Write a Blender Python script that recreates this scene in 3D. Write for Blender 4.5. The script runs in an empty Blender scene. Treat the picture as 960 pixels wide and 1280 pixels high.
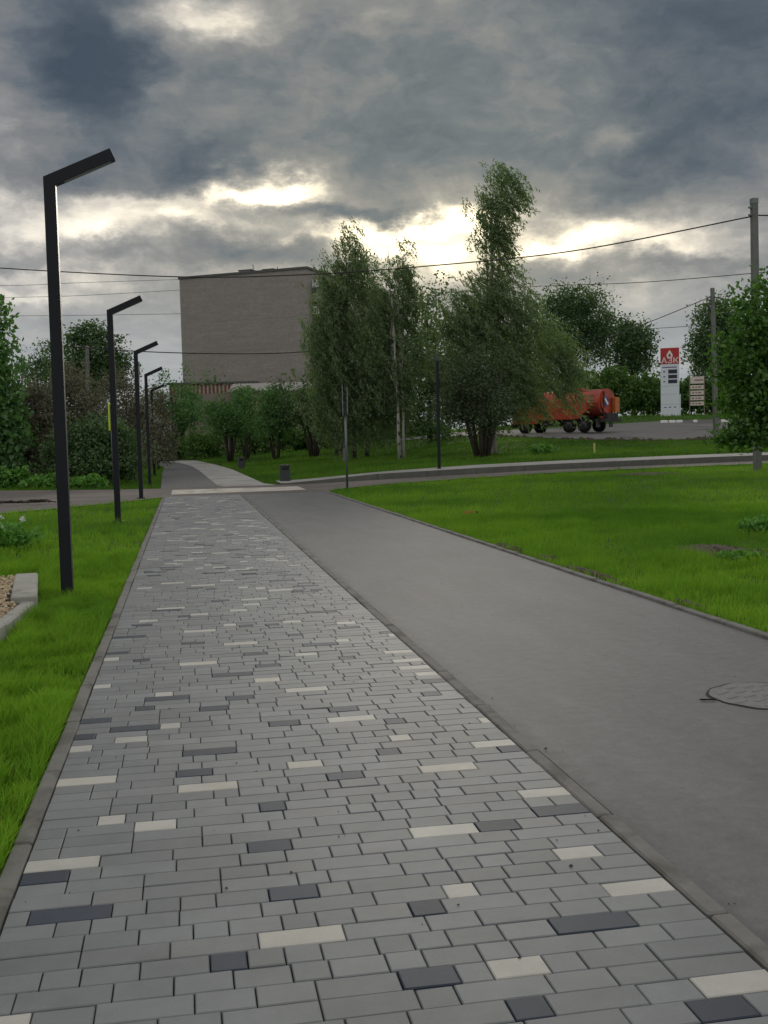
import bpy, bmesh, math, random
import numpy as np
from mathutils import Matrix, Vector

SC = bpy.context.scene
COL = SC.collection
PI = math.pi
rnd = random.Random(7)
RNG = np.random.default_rng(11)

# ---------------------------------------------------------------- camera
# world axes: +Y runs along the footpath, +X to its right, metres
F, HCAM = 1370.0, 1.62                 # focal length in photo pixels, eye height
ROLL, PITCH, YAW = 0.024, math.radians(3.7565), math.radians(10.195)
cam = bpy.data.cameras.new("camera")
camo = bpy.data.objects.new("camera", cam)
COL.objects.link(camo)
cam.sensor_fit = 'VERTICAL'; cam.sensor_height = 36; cam.lens = F/1280*36
cam.clip_start = 0.05; cam.clip_end = 3000
Rv = Vector((math.cos(YAW), -math.sin(YAW), 0))
Fh = Vector((math.sin(YAW), math.cos(YAW), 0))
Fv = Fh*math.cos(PITCH) + Vector((0, 0, -math.sin(PITCH)))
Uv = Rv.cross(Fv)
cr, sr = math.cos(ROLL), math.sin(ROLL)
Rc = Rv*cr - Uv*sr
Uc = Rv*sr + Uv*cr
camo.matrix_world = Matrix(((Rc.x, Uc.x, -Fv.x, 0), (Rc.y, Uc.y, -Fv.y, 0), (Rc.z, Uc.z, -Fv.z, HCAM), (0, 0, 0, 1)))
SC.camera = camo
SC.render.resolution_x, SC.render.resolution_y = 768, 1024


def ray(px, py):
    """unit direction through a point of the photograph"""
    return (Rc*(px-480) - Uc*(py-640) + Fv*F).normalized()


def pt(px, py, D):
    """the point seen at (px, py) that lies D metres ahead of the camera"""
    d = ray(px, py)
    return Vector((0, 0, HCAM)) + d*(D/d.dot(Fh))


# ---------------------------------------------------------------- view, sky, sun
SC.view_settings.view_transform = 'Standard'
SC.view_settings.look = 'None'
SC.view_settings.exposure = 0.15
SC.view_settings.gamma = 1.0
SUN_DIR = ray(540, 285)
SUN_AZ = math.atan2(SUN_DIR.x, SUN_DIR.y)
SUN_EL = math.asin(SUN_DIR.z)

world = bpy.data.worlds.new("World")
SC.world = world
world.use_nodes = True
WT = world.node_tree
WT.nodes.clear()


class NB:
    """small node builder"""
    def __init__(s, nt): s.nt = nt
    def n(s, t, **kw):
        x = s.nt.nodes.new(t)
        for k, v in kw.items(): setattr(x, k, v)
        return x
    def put(s, sock, v):
        if isinstance(v, bpy.types.NodeSocket): s.nt.links.new(v, sock)
        else: sock.default_value = v
    def m(s, op, a, b=None, c=None, clamp=False):
        x = s.n('ShaderNodeMath', operation=op, use_clamp=clamp)
        for i, v in enumerate((a, b, c)):
            if v is not None: s.put(x.inputs[i], v)
        return x.outputs[0]
    def v(s, op, a, b=None, c=None, scale=None):
        x = s.n('ShaderNodeVectorMath', operation=op)
        for i, q in enumerate((a, b, c)):
            if q is not None: s.put(x.inputs[i], q)
        if scale is not None: s.put(x.inputs['Scale'], scale)
        return x.outputs['Value'] if op in ('DOT_PRODUCT', 'LENGTH', 'DISTANCE') else x.outputs[0]
    def sep(s, a):
        x = s.n('ShaderNodeSeparateXYZ'); s.put(x.inputs[0], a); return x.outputs
    def comb(s, a, b, c):
        x = s.n('ShaderNodeCombineXYZ')
        for i, q in enumerate((a, b, c)): s.put(x.inputs[i], q)
        return x.outputs[0]
    def noise(s, vec, scale, detail=4, rough=.55, dist=0, out='Fac', dims='3D'):
        x = s.n('ShaderNodeTexNoise', noise_dimensions=dims)
        if vec is not None: s.put(x.inputs['Vector'], vec)
        x.inputs['Scale'].default_value = scale
        x.inputs['Detail'].default_value = detail
        x.inputs['Roughness'].default_value = rough
        x.inputs['Distortion'].default_value = dist
        return x.outputs[out]
    def ramp(s, fac, stops, interp='LINEAR'):
        x = s.n('ShaderNodeValToRGB'); e = x.color_ramp.elements
        x.color_ramp.interpolation = interp
        while len(e) < len(stops): e.new(0.5)
        for i, (p, c) in enumerate(stops):
            e[i].position = p
            e[i].color = (c[0], c[1], c[2], 1) if hasattr(c, '__len__') else (c, c, c, 1)
        s.put(x.inputs[0], fac); return x.outputs[0]
    def mix(s, fac, a, b, blend='MIX'):
        x = s.n('ShaderNodeMix', data_type='RGBA', blend_type=blend)
        s.put(x.inputs[0], fac)
        for i, q in ((6, a), (7, b)):
            if isinstance(q, tuple) and len(q) == 3: q = (*q, 1)
            s.put(x.inputs[i], q)
        return x.outputs[2]
    def mapr(s, v, a, b, c, d, smooth=False):
        x = s.n('ShaderNodeMapRange', interpolation_type='SMOOTHSTEP' if smooth else 'LINEAR')
        for i, q in enumerate((v, a, b, c, d)): s.put(x.inputs[i], q)
        return x.outputs[0]


def build_sky():
    b = NB(WT)
    tc = b.n('ShaderNodeTexCoord').outputs['Generated']
    d = b.v('NORMALIZE', tc)
    dx, dy, dz = b.sep(d)
    az = b.m('ARCTAN2', dx, dy)
    el = b.m('ARCSINE', dz)
    up = b.m('MAXIMUM', dz, 0.0)
    den = b.m('ADD', up, 0.30)
    p = b.comb(b.m('DIVIDE', dx, den), b.m('DIVIDE', dy, den), 0.0)
    # ragged warp of the angular coordinates that hold the big cloud masses
    ae = b.comb(b.m('MULTIPLY', az, 1.0), b.m('MULTIPLY', el, 1.75), 0.0)
    wv = b.noise(ae, 7.5, 8, .62, 0, 'Color')
    wv = b.v('MULTIPLY', b.v('SUBTRACT', wv, (.5, .5, .5)), (.15, .10, 0))
    ang = b.v('ADD', b.comb(az, el, 0.0), wv)
    pw = b.v('ADD', ae, b.v('SCALE', wv, scale=.5))
    n1 = b.noise(pw, 7.0, 9, .56, .15)
    n2 = b.noise(pw, 19., 8, .60, .35)
    n3 = b.noise(pw, 52.0, 5, .62, .3)
    T = b.m('MULTIPLY_ADD', b.m('SUBTRACT', n1, .5), .78, .545)
    T = b.m('MULTIPLY_ADD', b.m('SUBTRACT', n2, .5), .38, T)
    T = b.m('MULTIPLY_ADD', b.m('SUBTRACT', n3, .5), .18, T)
    # clouds away from the sun are lit from the front and read paler
    sd = b.v('DOT_PRODUCT', d, tuple(SUN_DIR))
    off = b.m('ARCCOSINE', b.m('MINIMUM', sd, .99999))
    T = b.m('SUBTRACT', T, b.mapr(off, .45, 1.5, 0, .33, True))
    # cloud masses (+) and thin places (-): photo x, y, half widths, amount
    blobs = [(95, 40, 100, 80, .56), (125, 120, 65, 60, .34), (320, 105, 75, 40, .20), (240, 208, 55, 22, .30), (330, 190, 90, 22, .14),
             (500, 165, 220, 60, .22), (600, 60, 240, 70, .22), (890, 60, 170, 120, .40), (850, 190, 80, 40, .24), (660, 190, 120, 45, .13), (400, 40, 80, 40, .14),
             (60, 215, 70, 26, .16), (440, 256, 110, 10, .40), (310, 300, 90, 16, .30), (820, 340, 120, 10, .22), (160, 320, 100, 12, .12), (720, 250, 90, 18, .18), (370, 320, 120, 14, .18),
             (255, 22, 70, 20, -.56), (205, 95, 35, 40, -.28), (15, 110, 60, 45, -.26), (20, 250, 80, 18, -.32), (70, 282, 80, 20, -.42), (150, 240, 60, 12, -.34), (130, 300, 60, 14, -.3),
             (220, 268, 60, 14, -.54), (340, 228, 60, 15, -.62), (285, 240, 60, 12, -.40), (565, 268, 60, 20, -.60), (470, 274, 50, 12, -.50), (545, 312, 50, 18, -.45), (520, 292, 60, 6, .16), (600, 285, 30, 6, .1), (480, 300, 60, 12, -.4),
             (400, 290, 60, 8, -.40), (770, 306, 120, 16, -.48), (680, 320, 50, 10, -.3), (768, 162, 22, 14, -.32), (40, 345, 120, 9, -.26), (30, 372, 60, 10, -.34), (880, 315, 60, 12, -.22), (460, 20, 40, 16, -.12)]
    for (bx, by, sx, sy, amp) in blobs:
        q = ray(bx, by)
        a0, e0 = math.atan2(q.x, q.y), math.asin(q.z)
        w = b.v('MULTIPLY', b.v('SUBTRACT', ang, (a0, e0, 0)), (F/sx, F/sy, 0))
        g = b.m('EXPONENT', b.m('MULTIPLY', b.v('DOT_PRODUCT', w, w), -.7))
        T = b.m('MULTIPLY_ADD', g, amp*(.95 if amp > 0 else .74), T)
    # thickness -> radiance of the cloud as seen from below
    col = b.ramp(b.m('MULTIPLY', T, .8), [(0.0, (.82, .79, .73)), (.16, (.62, .60, .56)), (.29, (.40, .395, .39)), (.41, (.275, .282, .29)),
                     (.54, (.185, .196, .212)), (.70, (.112, .134, .163)), (.84, (.072, .094, .125)), (1.0, (.05, .07, .10))])
    # light of the hidden sun through the thin parts
    thin = b.m('SUBTRACT', .60, T, clamp=True)
    thin2 = b.m('MULTIPLY', thin, thin)
    w = b.m('DIVIDE', off, .25)
    g = b.m('MULTIPLY', b.m('EXPONENT', b.m('MULTIPLY', b.m('MULTIPLY', w, w), -1.0)), .62)
    col = b.v('MULTIPLY', col, b.v('MULTIPLY_ADD', b.comb(g, g, g), (1.12, .90, .42), (1, 1, 1)))
    for sig, k, c in ((.085, 2.1, (1, .86, .52)), (.24, 1.6, (1, .79, .42)), (.5, .8, (1, .88, .70))):
        w = b.m('DIVIDE', off, sig)
        g = b.m('EXPONENT', b.m('MULTIPLY', b.m('MULTIPLY', w, w), -1.0))
        g = b.m('MULTIPLY', b.m('MULTIPLY', g, thin2), k)
        col = b.v('MULTIPLY_ADD', b.comb(g, g, g), c, col)
    # towards the horizon the cloud base closes into even pale grey
    hz = b.mapr(el, .06, .155, 1.0, 0.0, True)
    streak = b.noise(b.comb(b.m('MULTIPLY', az, 4.0), b.m('MULTIPLY', el, 26.0), 0.0), 1.6, 5, .6, .3)
    pale = b.ramp(streak, [(.3, (.27, .305, .33)), (.52, (.355, .385, .40)), (.74, (.50, .49, .455))])
    col = b.mix(b.m('MULTIPLY', hz, .74), col, pale)
    col = b.v('SCALE', col, scale=10.0)
    sky = b.n('ShaderNodeTexSky', sky_type='NISHITA', sun_disc=False)
    sky.sun_elevation = SUN_EL; sky.sun_rotation = SUN_AZ
    cover = b.mapr(T, -.15, .3, .8, 1.0, True)
    col = b.mix(cover, sky.outputs[0], col)
    bg = b.n('ShaderNodeBackground')
    b.put(bg.inputs[0], col); bg.inputs[1].default_value = 0.1
    out = b.n('ShaderNodeOutputWorld')
    WT.links.new(bg.outputs[0], out.inputs[0])


build_sky()
sl = bpy.data.lights.new("sun", 'SUN')
sl.energy = 1.2; sl.angle = math.radians(14); sl.color = (1, .93, .80)
sun = bpy.data.objects.new("sun", sl); COL.objects.link(sun)
sun.rotation_euler = SUN_DIR.to_track_quat('Z', 'Y').to_euler()
sun.location = (0, 0, 60)
SC.cycles.max_bounces = 6
SC.cycles.transparent_max_bounces = 4
SC.cycles.use_denoising = True
SC.cycles.denoiser = 'OPENIMAGEDENOISE'
SC.cycles.denoising_input_passes = 'RGB_ALBEDO_NORMAL'
SC.cycles.denoising_prefilter = 'NONE'

# ---------------------------------------------------------------- helpers
def tag(o, label=None, cat=None, group=None, kind=None):
    if label: o['label'] = label
    if cat: o['category'] = cat
    if group: o['group'] = group
    if kind: o['kind'] = kind
    return o


def link(name, me, mat=None, parent=None, loc=None):
    o = bpy.data.objects.new(name, me); COL.objects.link(o)
    if mat is not None and not me.materials: me.materials.append(mat)
    if parent is not None: o.parent = parent
    if loc is not None: o.location = loc
    return o


def empty(name, loc, rz=0):
    o = bpy.data.objects.new(name, None); COL.objects.link(o)
    o.location = loc; o.rotation_euler = (0, 0, rz); o.empty_display_size = .2
    return o


def copy_tree(o, parent=None):
    c = o.copy(); COL.objects.link(c); c.parent = parent
    for ch in list(o.children): copy_tree(ch, c)
    return c


def np_mesh(name, V, Fc, smooth=False):
    """mesh from (n,3) vertices and (m,k) faces"""
    V = np.asarray(V, np.float32); Fc = np.asarray(Fc, np.int32)
    me = bpy.data.meshes.new(name)
    k = Fc.shape[1]
    me.vertices.add(len(V)); me.vertices.foreach_set('co', V.ravel())
    me.loops.add(Fc.size); me.loops.foreach_set('vertex_index', Fc.ravel())
    me.polygons.add(len(Fc)); me.polygons.foreach_set('loop_start', np.arange(0, Fc.size, k, dtype=np.int32))
    me.polygons.foreach_set('loop_total', np.full(len(Fc), k, np.int32))
    me.polygons.foreach_set('use_smooth', np.full(len(Fc), bool(smooth)))
    me.update(calc_edges=True)
    return me


class MB:
    """collects boxes, tubes and prisms into one mesh"""
    def __init__(s): s.v = []; s.f = []; s.sm = []
    def add(s, vs, fs, smooth=False):
        n = len(s.v); s.v += [tuple(q) for q in vs]
        s.f += [tuple(i+n for i in f) for f in fs]; s.sm += [smooth]*len(fs); return s
    def box(s, x0, y0, z0, x1, y1, z1, M=None):
        vs = [Vector(q) for q in ((x0, y0, z0), (x1, y0, z0), (x1, y1, z0), (x0, y1, z0), (x0, y0, z1), (x1, y0, z1), (x1, y1, z1), (x0, y1, z1))]
        if M is not None: vs = [M @ q for q in vs]
        return s.add(vs, [(0, 3, 2, 1), (4, 5, 6, 7), (0, 1, 5, 4), (1, 2, 6, 5), (2, 3, 7, 6), (3, 0, 4, 7)])
    def cbox(s, x0, y0, z0, x1, y1, z1, c, M=None):
        """box with chamfered vertical and top edges"""
        pr = [(x0+c, y0), (x1-c, y0), (x1, y0+c), (x1, y1-c), (x1-c, y1), (x0+c, y1), (x0, y1-c), (x0, y0+c)]
        pi = [(x0+c*1.6, y0+c), (x1-c*1.6, y0+c), (x1-c, y0+c*1.6), (x1-c, y1-c*1.6), (x1-c*1.6, y1-c), (x0+c*1.6, y1-c), (x0+c, y1-c*1.6), (x0+c, y0+c*1.6)]
        vs = [Vector((a, b_, z0)) for a, b_ in pr]+[Vector((a, b_, z1-c)) for a, b_ in pr]+[Vector((a, b_, z1)) for a, b_ in pi]
        if M is not None: vs = [M @ q for q in vs]
        fs = [tuple(range(7, -1, -1)), tuple(range(16, 24))]
        for i in range(8):
            j = (i+1) % 8
            fs += [(i, j, j+8, i+8), (i+8, j+8, j+16, i+16)]
        return s.add(vs, fs)
    def tube(s, pts, rad, seg=8, cap=True, smooth=True):
        pts = [Vector(p) for p in pts]
        if not hasattr(rad, '__len__'): rad = [rad]*len(pts)
        vs, fs = [], []
        ref = None
        for i, p in enumerate(pts):
            t = (pts[min(i+1, len(pts)-1)]-pts[max(i-1, 0)]).normalized()
            if ref is None: ref = Vector((1, 0, 0)) if abs(t.x) < .8 else Vector((0, 1, 0))
            a = (ref-t*ref.dot(t)).normalized(); ref = a; b_ = t.cross(a)
            for k in range(seg):
                q = 2*PI*k/seg
                vs.append(p+(a*math.cos(q)+b_*math.sin(q))*rad[i])
        for i in range(len(pts)-1):
            for k in range(seg):
                k2 = (k+1) % seg
                fs.append((i*seg+k, i*seg+k2, (i+1)*seg+k2, (i+1)*seg+k))
        s.add(vs, fs, smooth)
        if cap:
            n = len(s.v)-len(vs)
            s.f += [tuple(n+k for k in range(seg-1, -1, -1)), tuple(n+(len(pts)-1)*seg+k for k in range(seg))]; s.sm += [False, False]
        return s
    def prism(s, poly, axis, a0, a1, M=None):
        """polygon (2-D) extruded along an axis"""
        def P3(u, v, a): return Vector({'x': (a, u, v), 'y': (u, a, v), 'z': (u, v, a)}[axis])
        n = len(poly)
        vs = [P3(u, v, a0) for u, v in poly]+[P3(u, v, a1) for u, v in poly]
        if M is not None: vs = [M @ q for q in vs]
        return s.add(vs, [tuple(range(n-1, -1, -1)), tuple(range(n, 2*n))]+[(i, (i+1) % n, (i+1) % n+n, i+n) for i in range(n)])
    def mesh(s, name):
        me = bpy.data.meshes.new(name)
        me.from_pydata([tuple(q) for q in s.v], [], s.f)
        me.polygons.foreach_set('use_smooth', s.sm)
        bm = bmesh.new(); bm.from_mesh(me); bmesh.ops.recalc_face_normals(bm, faces=bm.faces); bm.to_mesh(me); bm.free()
        me.update(); return me
    def build(s, name, mat, parent=None, loc=None):
        return link(name, s.mesh(name), mat, parent, loc)


# ---------------------------------------------------------------- materials
def mat(name, col, rough=.7, var=.12, scale=6., bump=0., bscale=60., spec=.5, metal=0., var2=None, detail=5):
    """matte surface with mottled base colour and optional relief (world-space noise)"""
    m = bpy.data.materials.new(name); m.use_nodes = True
    b = NB(m.node_tree); bs = m.node_tree.nodes['Principled BSDF']
    pos = b.n('ShaderNodeNewGeometry').outputs['Position']
    f = b.noise(pos, scale, detail, .6)
    k = b.mapr(f, .25, .75, 1-var, 1+var)
    c = b.v('SCALE', (*col[:3],), scale=k)
    if var2:
        f2 = b.noise(pos, var2[0], 4, .6, .4)
        c = b.mix(b.mapr(f2, var2[2], var2[3], 0, 1, True), c, tuple(var2[1]))
    b.put(bs.inputs['Base Color'], c)
    bs.inputs['Roughness'].default_value = rough
    bs.inputs['Metallic'].default_value = metal
    bs.inputs['Specular IOR Level'].default_value = spec
    if bump:
        bp = b.n('ShaderNodeBump'); bp.inputs['Strength'].default_value = bump; bp.inputs['Distance'].default_value = .01
        b.put(bp.inputs['Height'], b.noise(pos, bscale, 4, .65))
        b.put(bs.inputs['Normal'], bp.outputs[0])
    return m


def paver_mat(name, col, per, var=.14):
    """concrete paver: each stone its own tone; per = 'object' or 'island'"""
    m = bpy.data.materials.new(name); m.use_nodes = True
    b = NB(m.node_tree); bs = m.node_tree.nodes['Principled BSDF']
    geo = b.n('ShaderNodeNewGeometry'); pos = geo.outputs['Position']
    r = b.n('ShaderNodeObjectInfo').outputs['Random'] if per == 'object' else geo.outputs['Random Per Island']
    k = b.mapr(r, 0, 1, 1-var, 1+var*.8)
    sp = b.noise(pos, 420, 2, .7)
    k = b.m('MULTIPLY', k, b.mapr(sp, .25, .75, .84, 1.16))
    bl = b.noise(pos, 9, 5, .6)
    k = b.m('MULTIPLY', k, b.mapr(bl, .25, .75, .93, 1.07))
    st = b.noise(pos, 1.3, 6, .65)
    k = b.m('MULTIPLY', k, b.mapr(st, .3, .6, .84, 1.04))
    c = b.v('SCALE', tuple(col), scale=k)
    hue = b.n('ShaderNodeHueSaturation')
    # a few stones lean warm
    w = b.mapr(b.m('FRACT', b.m('MULTIPLY', r, 17.3)), .72, .95, 0, 1)
    c = b.mix(b.m('MULTIPLY', w, .45), c, b.v('MULTIPLY', c, (1.05, .985, .95)))
    # dust and small dark spots
    spot = b.mapr(b.noise(pos, 70, 3, .6), .68, .74, 0, .35, True)
    c = b.mix(spot, c, (.12, .11, .10))
    b.put(bs.inputs['Base Color'], c)
    bs.inputs['Roughness'].default_value = .60
    bs.inputs['Specular IOR Level'].default_value = .4
    bp = b.n('ShaderNodeBump'); bp.inputs['Strength'].default_value = .35; bp.inputs['Distance'].default_value = .003
    b.put(bp.inputs['Height'], b.noise(pos, 260, 4, .7))
    b.put(bs.inputs['Normal'], bp.outputs[0])
    return m


def leaf_mat(name, c0, c1, trans=.35, tint=(1.15, 1.25, .5)):
    """leaves: colour differs from leaf to leaf and clump to clump, light passes through"""
    m = bpy.data.materials.new(name); m.use_nodes = True
    nt = m.node_tree; b = NB(nt); nt.nodes.clear()
    geo = b.n('ShaderNodeNewGeometry')
    r = geo.outputs['Random Per Island']
    f = b.noise(geo.outputs['Position'], 1.1, 3, .6)
    k = b.m('MULTIPLY_ADD', b.m('SUBTRACT', f, .5), 1.3, r, clamp=True)
    c = b.mix(k, tuple(c0), tuple(c1))
    di = b.n('ShaderNodeBsdfDiffuse'); b.put(di.inputs[0], c)
    tr = b.n('ShaderNodeBsdfTranslucent'); b.put(tr.inputs[0], b.v('MULTIPLY', c, tint))
    gl = b.n('ShaderNodeBsdfGlossy'); gl.inputs['Roughness'].default_value = .45; gl.inputs[0].default_value = (.8, .9, .9, 1)
    m1 = b.n('ShaderNodeMixShader'); m1.inputs[0].default_value = trans
    nt.links.new(di.outputs[0], m1.inputs[1]); nt.links.new(tr.outputs[0], m1.inputs[2])
    m2 = b.n('ShaderNodeMixShader'); m2.inputs[0].default_value = .04
    nt.links.new(m1.outputs[0], m2.inputs[1]); nt.links.new(gl.outputs[0], m2.inputs[2])
    o = b.n('ShaderNodeOutputMaterial'); nt.links.new(m2.outputs[0], o.inputs[0])
    return m


M = {}
M['joint'] = mat('joint_sand', (.036, .036, .033), .95, .25, 40)
def asphalt_mat(name, col):
    """rolled asphalt: stone grain, tar spots, worn and damp areas"""
    m = bpy.data.materials.new(name); m.use_nodes = True
    b = NB(m.node_tree); bs = m.node_tree.nodes['Principled BSDF']
    pos = b.n('ShaderNodeNewGeometry').outputs['Position']
    k = b.mapr(b.noise(pos, 150, 2, .7), .25, .75, .82, 1.18)
    k = b.m('MULTIPLY', k, b.mapr(b.noise(pos, 11, 6, .72), .25, .75, .78, 1.22))
    k = b.m('MULTIPLY', k, b.mapr(b.noise(b.v('MULTIPLY', pos, (1.6, .45, 1)), 1.3, 6, .68), .3, .7, .84, 1.12))
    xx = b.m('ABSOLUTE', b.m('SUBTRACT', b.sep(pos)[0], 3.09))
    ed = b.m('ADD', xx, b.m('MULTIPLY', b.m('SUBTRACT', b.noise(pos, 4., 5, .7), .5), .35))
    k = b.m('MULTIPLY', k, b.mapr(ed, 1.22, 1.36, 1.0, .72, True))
    c = b.v('SCALE', tuple(col), scale=k)
    vo = b.n('ShaderNodeTexVoronoi'); b.put(vo.inputs['Vector'], pos); vo.inputs['Scale'].default_value = 85
    c = b.mix(b.mapr(vo.outputs['Distance'], (.12), .2, .35, 0), c, (.27, .265, .26))
    c = b.mix(b.mapr(b.noise(pos, 3.1, 3, .5), .68, .75, 0, .4, True), c, (.09, .09, .09))
    b.put(bs.inputs['Base Color'], c); bs.inputs['Roughness'].default_value = .68; bs.inputs['Specular IOR Level'].default_value = .45
    bp = b.n('ShaderNodeBump'); bp.inputs['Strength'].default_value = .22; bp.inputs['Distance'].default_value = .004
    b.put(bp.inputs['Height'], b.noise(pos, 190, 3, .7)); b.put(bs.inputs['Normal'], bp.outputs[0])
    return m


for per in ('object', 'island'):
    M['G', per] = paver_mat('paver_grey', (.190, .207, .221), per)
    M['D', per] = paver_mat('paver_charcoal', (.028, .041, .068), per, .14)
    M['W', per] = paver_mat('paver_white', (.47, .47, .44), per, .06)
M['kerb'] = mat('kerb_concrete', (.185, .185, .178), .85, .16, 9, .3, 120, var2=(2.5, (.10, .095, .085), .46, .68))
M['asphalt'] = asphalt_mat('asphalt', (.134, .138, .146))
M['street'] = mat('street_asphalt', (.13, .115, .11), .85, .2, 3, .3, 90, var2=(.35, (.17, .15, .14), .45, .65))
M['pale_walk'] = mat('pale_pavement', (.34, .34, .33), .8, .12, 4, .2, 60, var2=(.5, (.26, .26, .255), .45, .6))
M['soil'] = mat('bare_soil', (.066, .050, .037), .95, .4, 14, .8, 60)
M['black'] = mat('black_powder_coat', (.007, .009, .016), .5, .15, 5, 0, 60, .3)
M['steel'] = mat('galvanised_steel', (.16, .18, .185), .45, .12, 12, 0, 50, .5, .5)
M['conc'] = mat('grey_concrete', (.30, .30, .285), .88, .14, 3, .2, 40, var2=(.8, (.2, .2, .19), .5, .7))
M['pole_conc'] = mat('weathered_pole', (.17, .175, .175), .9, .16, 3, .2, 40, var2=(.8, (.12, .12, .12), .5, .7))
M['bark'] = mat('dark_bark', (.055, .045, .036), .9, .35, 9, .6, 40)
M['birch'] = mat('birch_bark', (.40, .395, .37), .8, .1, 4, .2, 30, var2=(3.2, (.05, .045, .04), .56, .62))
M['wire'] = mat('black_cable', (.02, .02, .022), .6, .05)


# ---------------------------------------------------------------- terrain
TW = np.array([-400, -3, 4.5, 8, 12, 16, 22, 40, 140, 500.])
TU = np.array([-60, 20, 36, 42.5, 45.5, 60, 80, 100, 130, 220, 900.])
TZ = np.array([
    [0, 0, 0, 0, 0, 0, 0, 0, 0, 0],
    [0, 0, 0, 0, .0, .02, .05, .1, .3, .3],
    [0, 0, 0, .08, .2, .29, .33, .4, .6, .6],
    [0, 0, 0, .10, .22, .30, .38, .5, .8, .8],
    [0, 0, .02, .26, .43, .52, .6, .72, 1, 1],
    [0, 0, .08, .3, .45, .58, .8, .95, 1.4, 1.4],
    [0, .02, .16, .45, .7, 1.1, 1.75, 1.95, 2.2, 2.2],
    [0, .1, .5, .8, 1.1, 1.65, 2.25, 2.5, 2.8, 2.8],
    [.2, 1.0, 1.6, 1.7, 1.7, 1.9, 2.3, 2.8, 3.2, 3.2],
    [.5, 1.2, 1.8, 1.8, 1.9, 2.0, 2.4, 2.9, 3.4, 3.4],
    [0, 0, 0, 0, 0, 0, 0, 0, 0, 0.]])
SIGN_XY = pt(839, 520, 112)


def terr(x, y):
    x = np.clip(np.asarray(x, float), TW[0], TW[-1]-1e-6); y = np.clip(np.asarray(y, float), TU[0], TU[-1]-1e-6)
    i = np.clip(np.searchsorted(TW, x, 'right')-1, 0, len(TW)-2); j = np.clip(np.searchsorted(TU, y, 'right')-1, 0, len(TU)-2)
    a = (x-TW[i])/(TW[i+1]-TW[i]); c = (y-TU[j])/(TU[j+1]-TU[j])
    z = TZ[j, i]*(1-a)*(1-c)+TZ[j, i+1]*a*(1-c)+TZ[j+1, i]*(1-a)*c+TZ[j+1, i+1]*a*c
    return z+.85*np.exp(-(((x-SIGN_XY.x)/15)**2+((y-SIGN_XY.y-5)/11)**2)**2)


def tz(x, y): return float(terr(x, y))


def spot(px, py, D, dz=0.):
    p = pt(px, py, D); return Vector((p.x, p.y, tz(p.x, p.y)+dz))


M['lawn'] = mat('lawn_soil_and_grass', (.045, .105, .015), .95, .35, 2.5, .5, 40, .2, var2=(.25, (.035, .08, .014), .45, .65))
xs = np.unique(np.concatenate([np.linspace(-400, -40, 19), np.linspace(-40, 60, 101), np.linspace(60, 500, 23)]))
ys = np.unique(np.concatenate([np.linspace(-60, -5, 12), np.linspace(-5, 130, 136), np.linspace(130, 900, 40)]))
GX, GY = np.meshgrid(xs, ys)
GZ = terr(GX, GY)-.035+RNG.normal(0, .006, GX.shape)
nx, ny = len(xs), len(ys)
idx = np.arange(nx*ny).reshape(ny, nx)
Fq = np.stack([idx[:-1, :-1], idx[:-1, 1:], idx[1:, 1:], idx[1:, :-1]], -1).reshape(-1, 4)
ground = link('ground', np_mesh('ground', np.stack([GX, GY, GZ], -1).reshape(-1, 3), Fq, True), M['lawn'])
tag(ground, kind='structure')


def sheet(name, ts, lo, hi, n, matl, dz, along='y', parent=None):
    """strip of surface laid on the terrain between two curves lo(t) and hi(t)"""
    V = []
    for t in ts:
        a, c = lo(t), hi(t)
        for k in range(n+1):
            q = a+(c-a)*k/n
            x, y = (q, t) if along == 'y' else (t, q)
            V.append((x, y, tz(x, y)+dz))
    Fc = []
    m = n+1
    for i in range(len(ts)-1):
        for k in range(n):
            f = (i*m+k, i*m+k+1, (i+1)*m+k+1, (i+1)*m+k)
            Fc.append(f if along == 'y' else f[::-1])
    o = link(name, np_mesh(name, V, Fc), matl, parent)
    return o


def curve(pts):
    X = [p[0] for p in pts]; Y = [p[1] for p in pts]
    return lambda t: float(np.interp(t, X, Y))


# road crossing the path, its two arms, the bicycle lane and the paths beyond
near_edge = curve([(-60, 2), (-30, 15), (-10, 24.2), (-4.65, 28.9), (-3.6, 30.2), (-2, 32.4), (-.9, 34.6), (-.75, 35.2), (4.5, 35.25), (4.9, 36.3), (5.6, 37.1), (7, 38.2), (12, 39.2), (22, 39.4), (60, 39), (140, 39)])
far_edge = curve([(-60, 70), (-30, 57), (-7.2, 45.0), (-2.8, 42.5), (-1.0, 42.0), (3.4, 42.0), (140, 42.3)])
tx = np.unique(np.concatenate([np.linspace(-60, -8, 14), np.linspace(-8, 10, 37), np.linspace(10, 140, 50)]))
tag(sheet('street', tx, near_edge, far_edge, 8, M['street'], 0.0, 'x'), kind='structure')
tag(sheet('lane_bed', np.linspace(-3, 35.2, 6), lambda t: 1.66, lambda t: 4.55, 1, M['joint'], -.028), kind='structure')
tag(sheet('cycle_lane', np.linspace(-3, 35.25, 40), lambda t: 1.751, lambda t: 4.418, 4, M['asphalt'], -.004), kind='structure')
fl = curve([(42, -.95), (66, -1.35), (80, -1.5), (95, -2.6), (112, -8), (122, -20)])
fr = curve([(42, 3.4), (43.4, 3.05), (66, 2.75), (80, 2.2), (95, .9), (112, -2.5), (122, -12)])
fm = lambda t: fl(t)+(fr(t)-fl(t))*(.54-.0005*(t-42))
tu = np.linspace(42.0, 122, 41)
tag(sheet('far_cycle_lane', tu, fl, fm, 3, M['asphalt'], .004), kind='structure')
tag(sheet('far_footpath', tu, fm, fr, 3, M['pale_walk'], .004), kind='structure')
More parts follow.
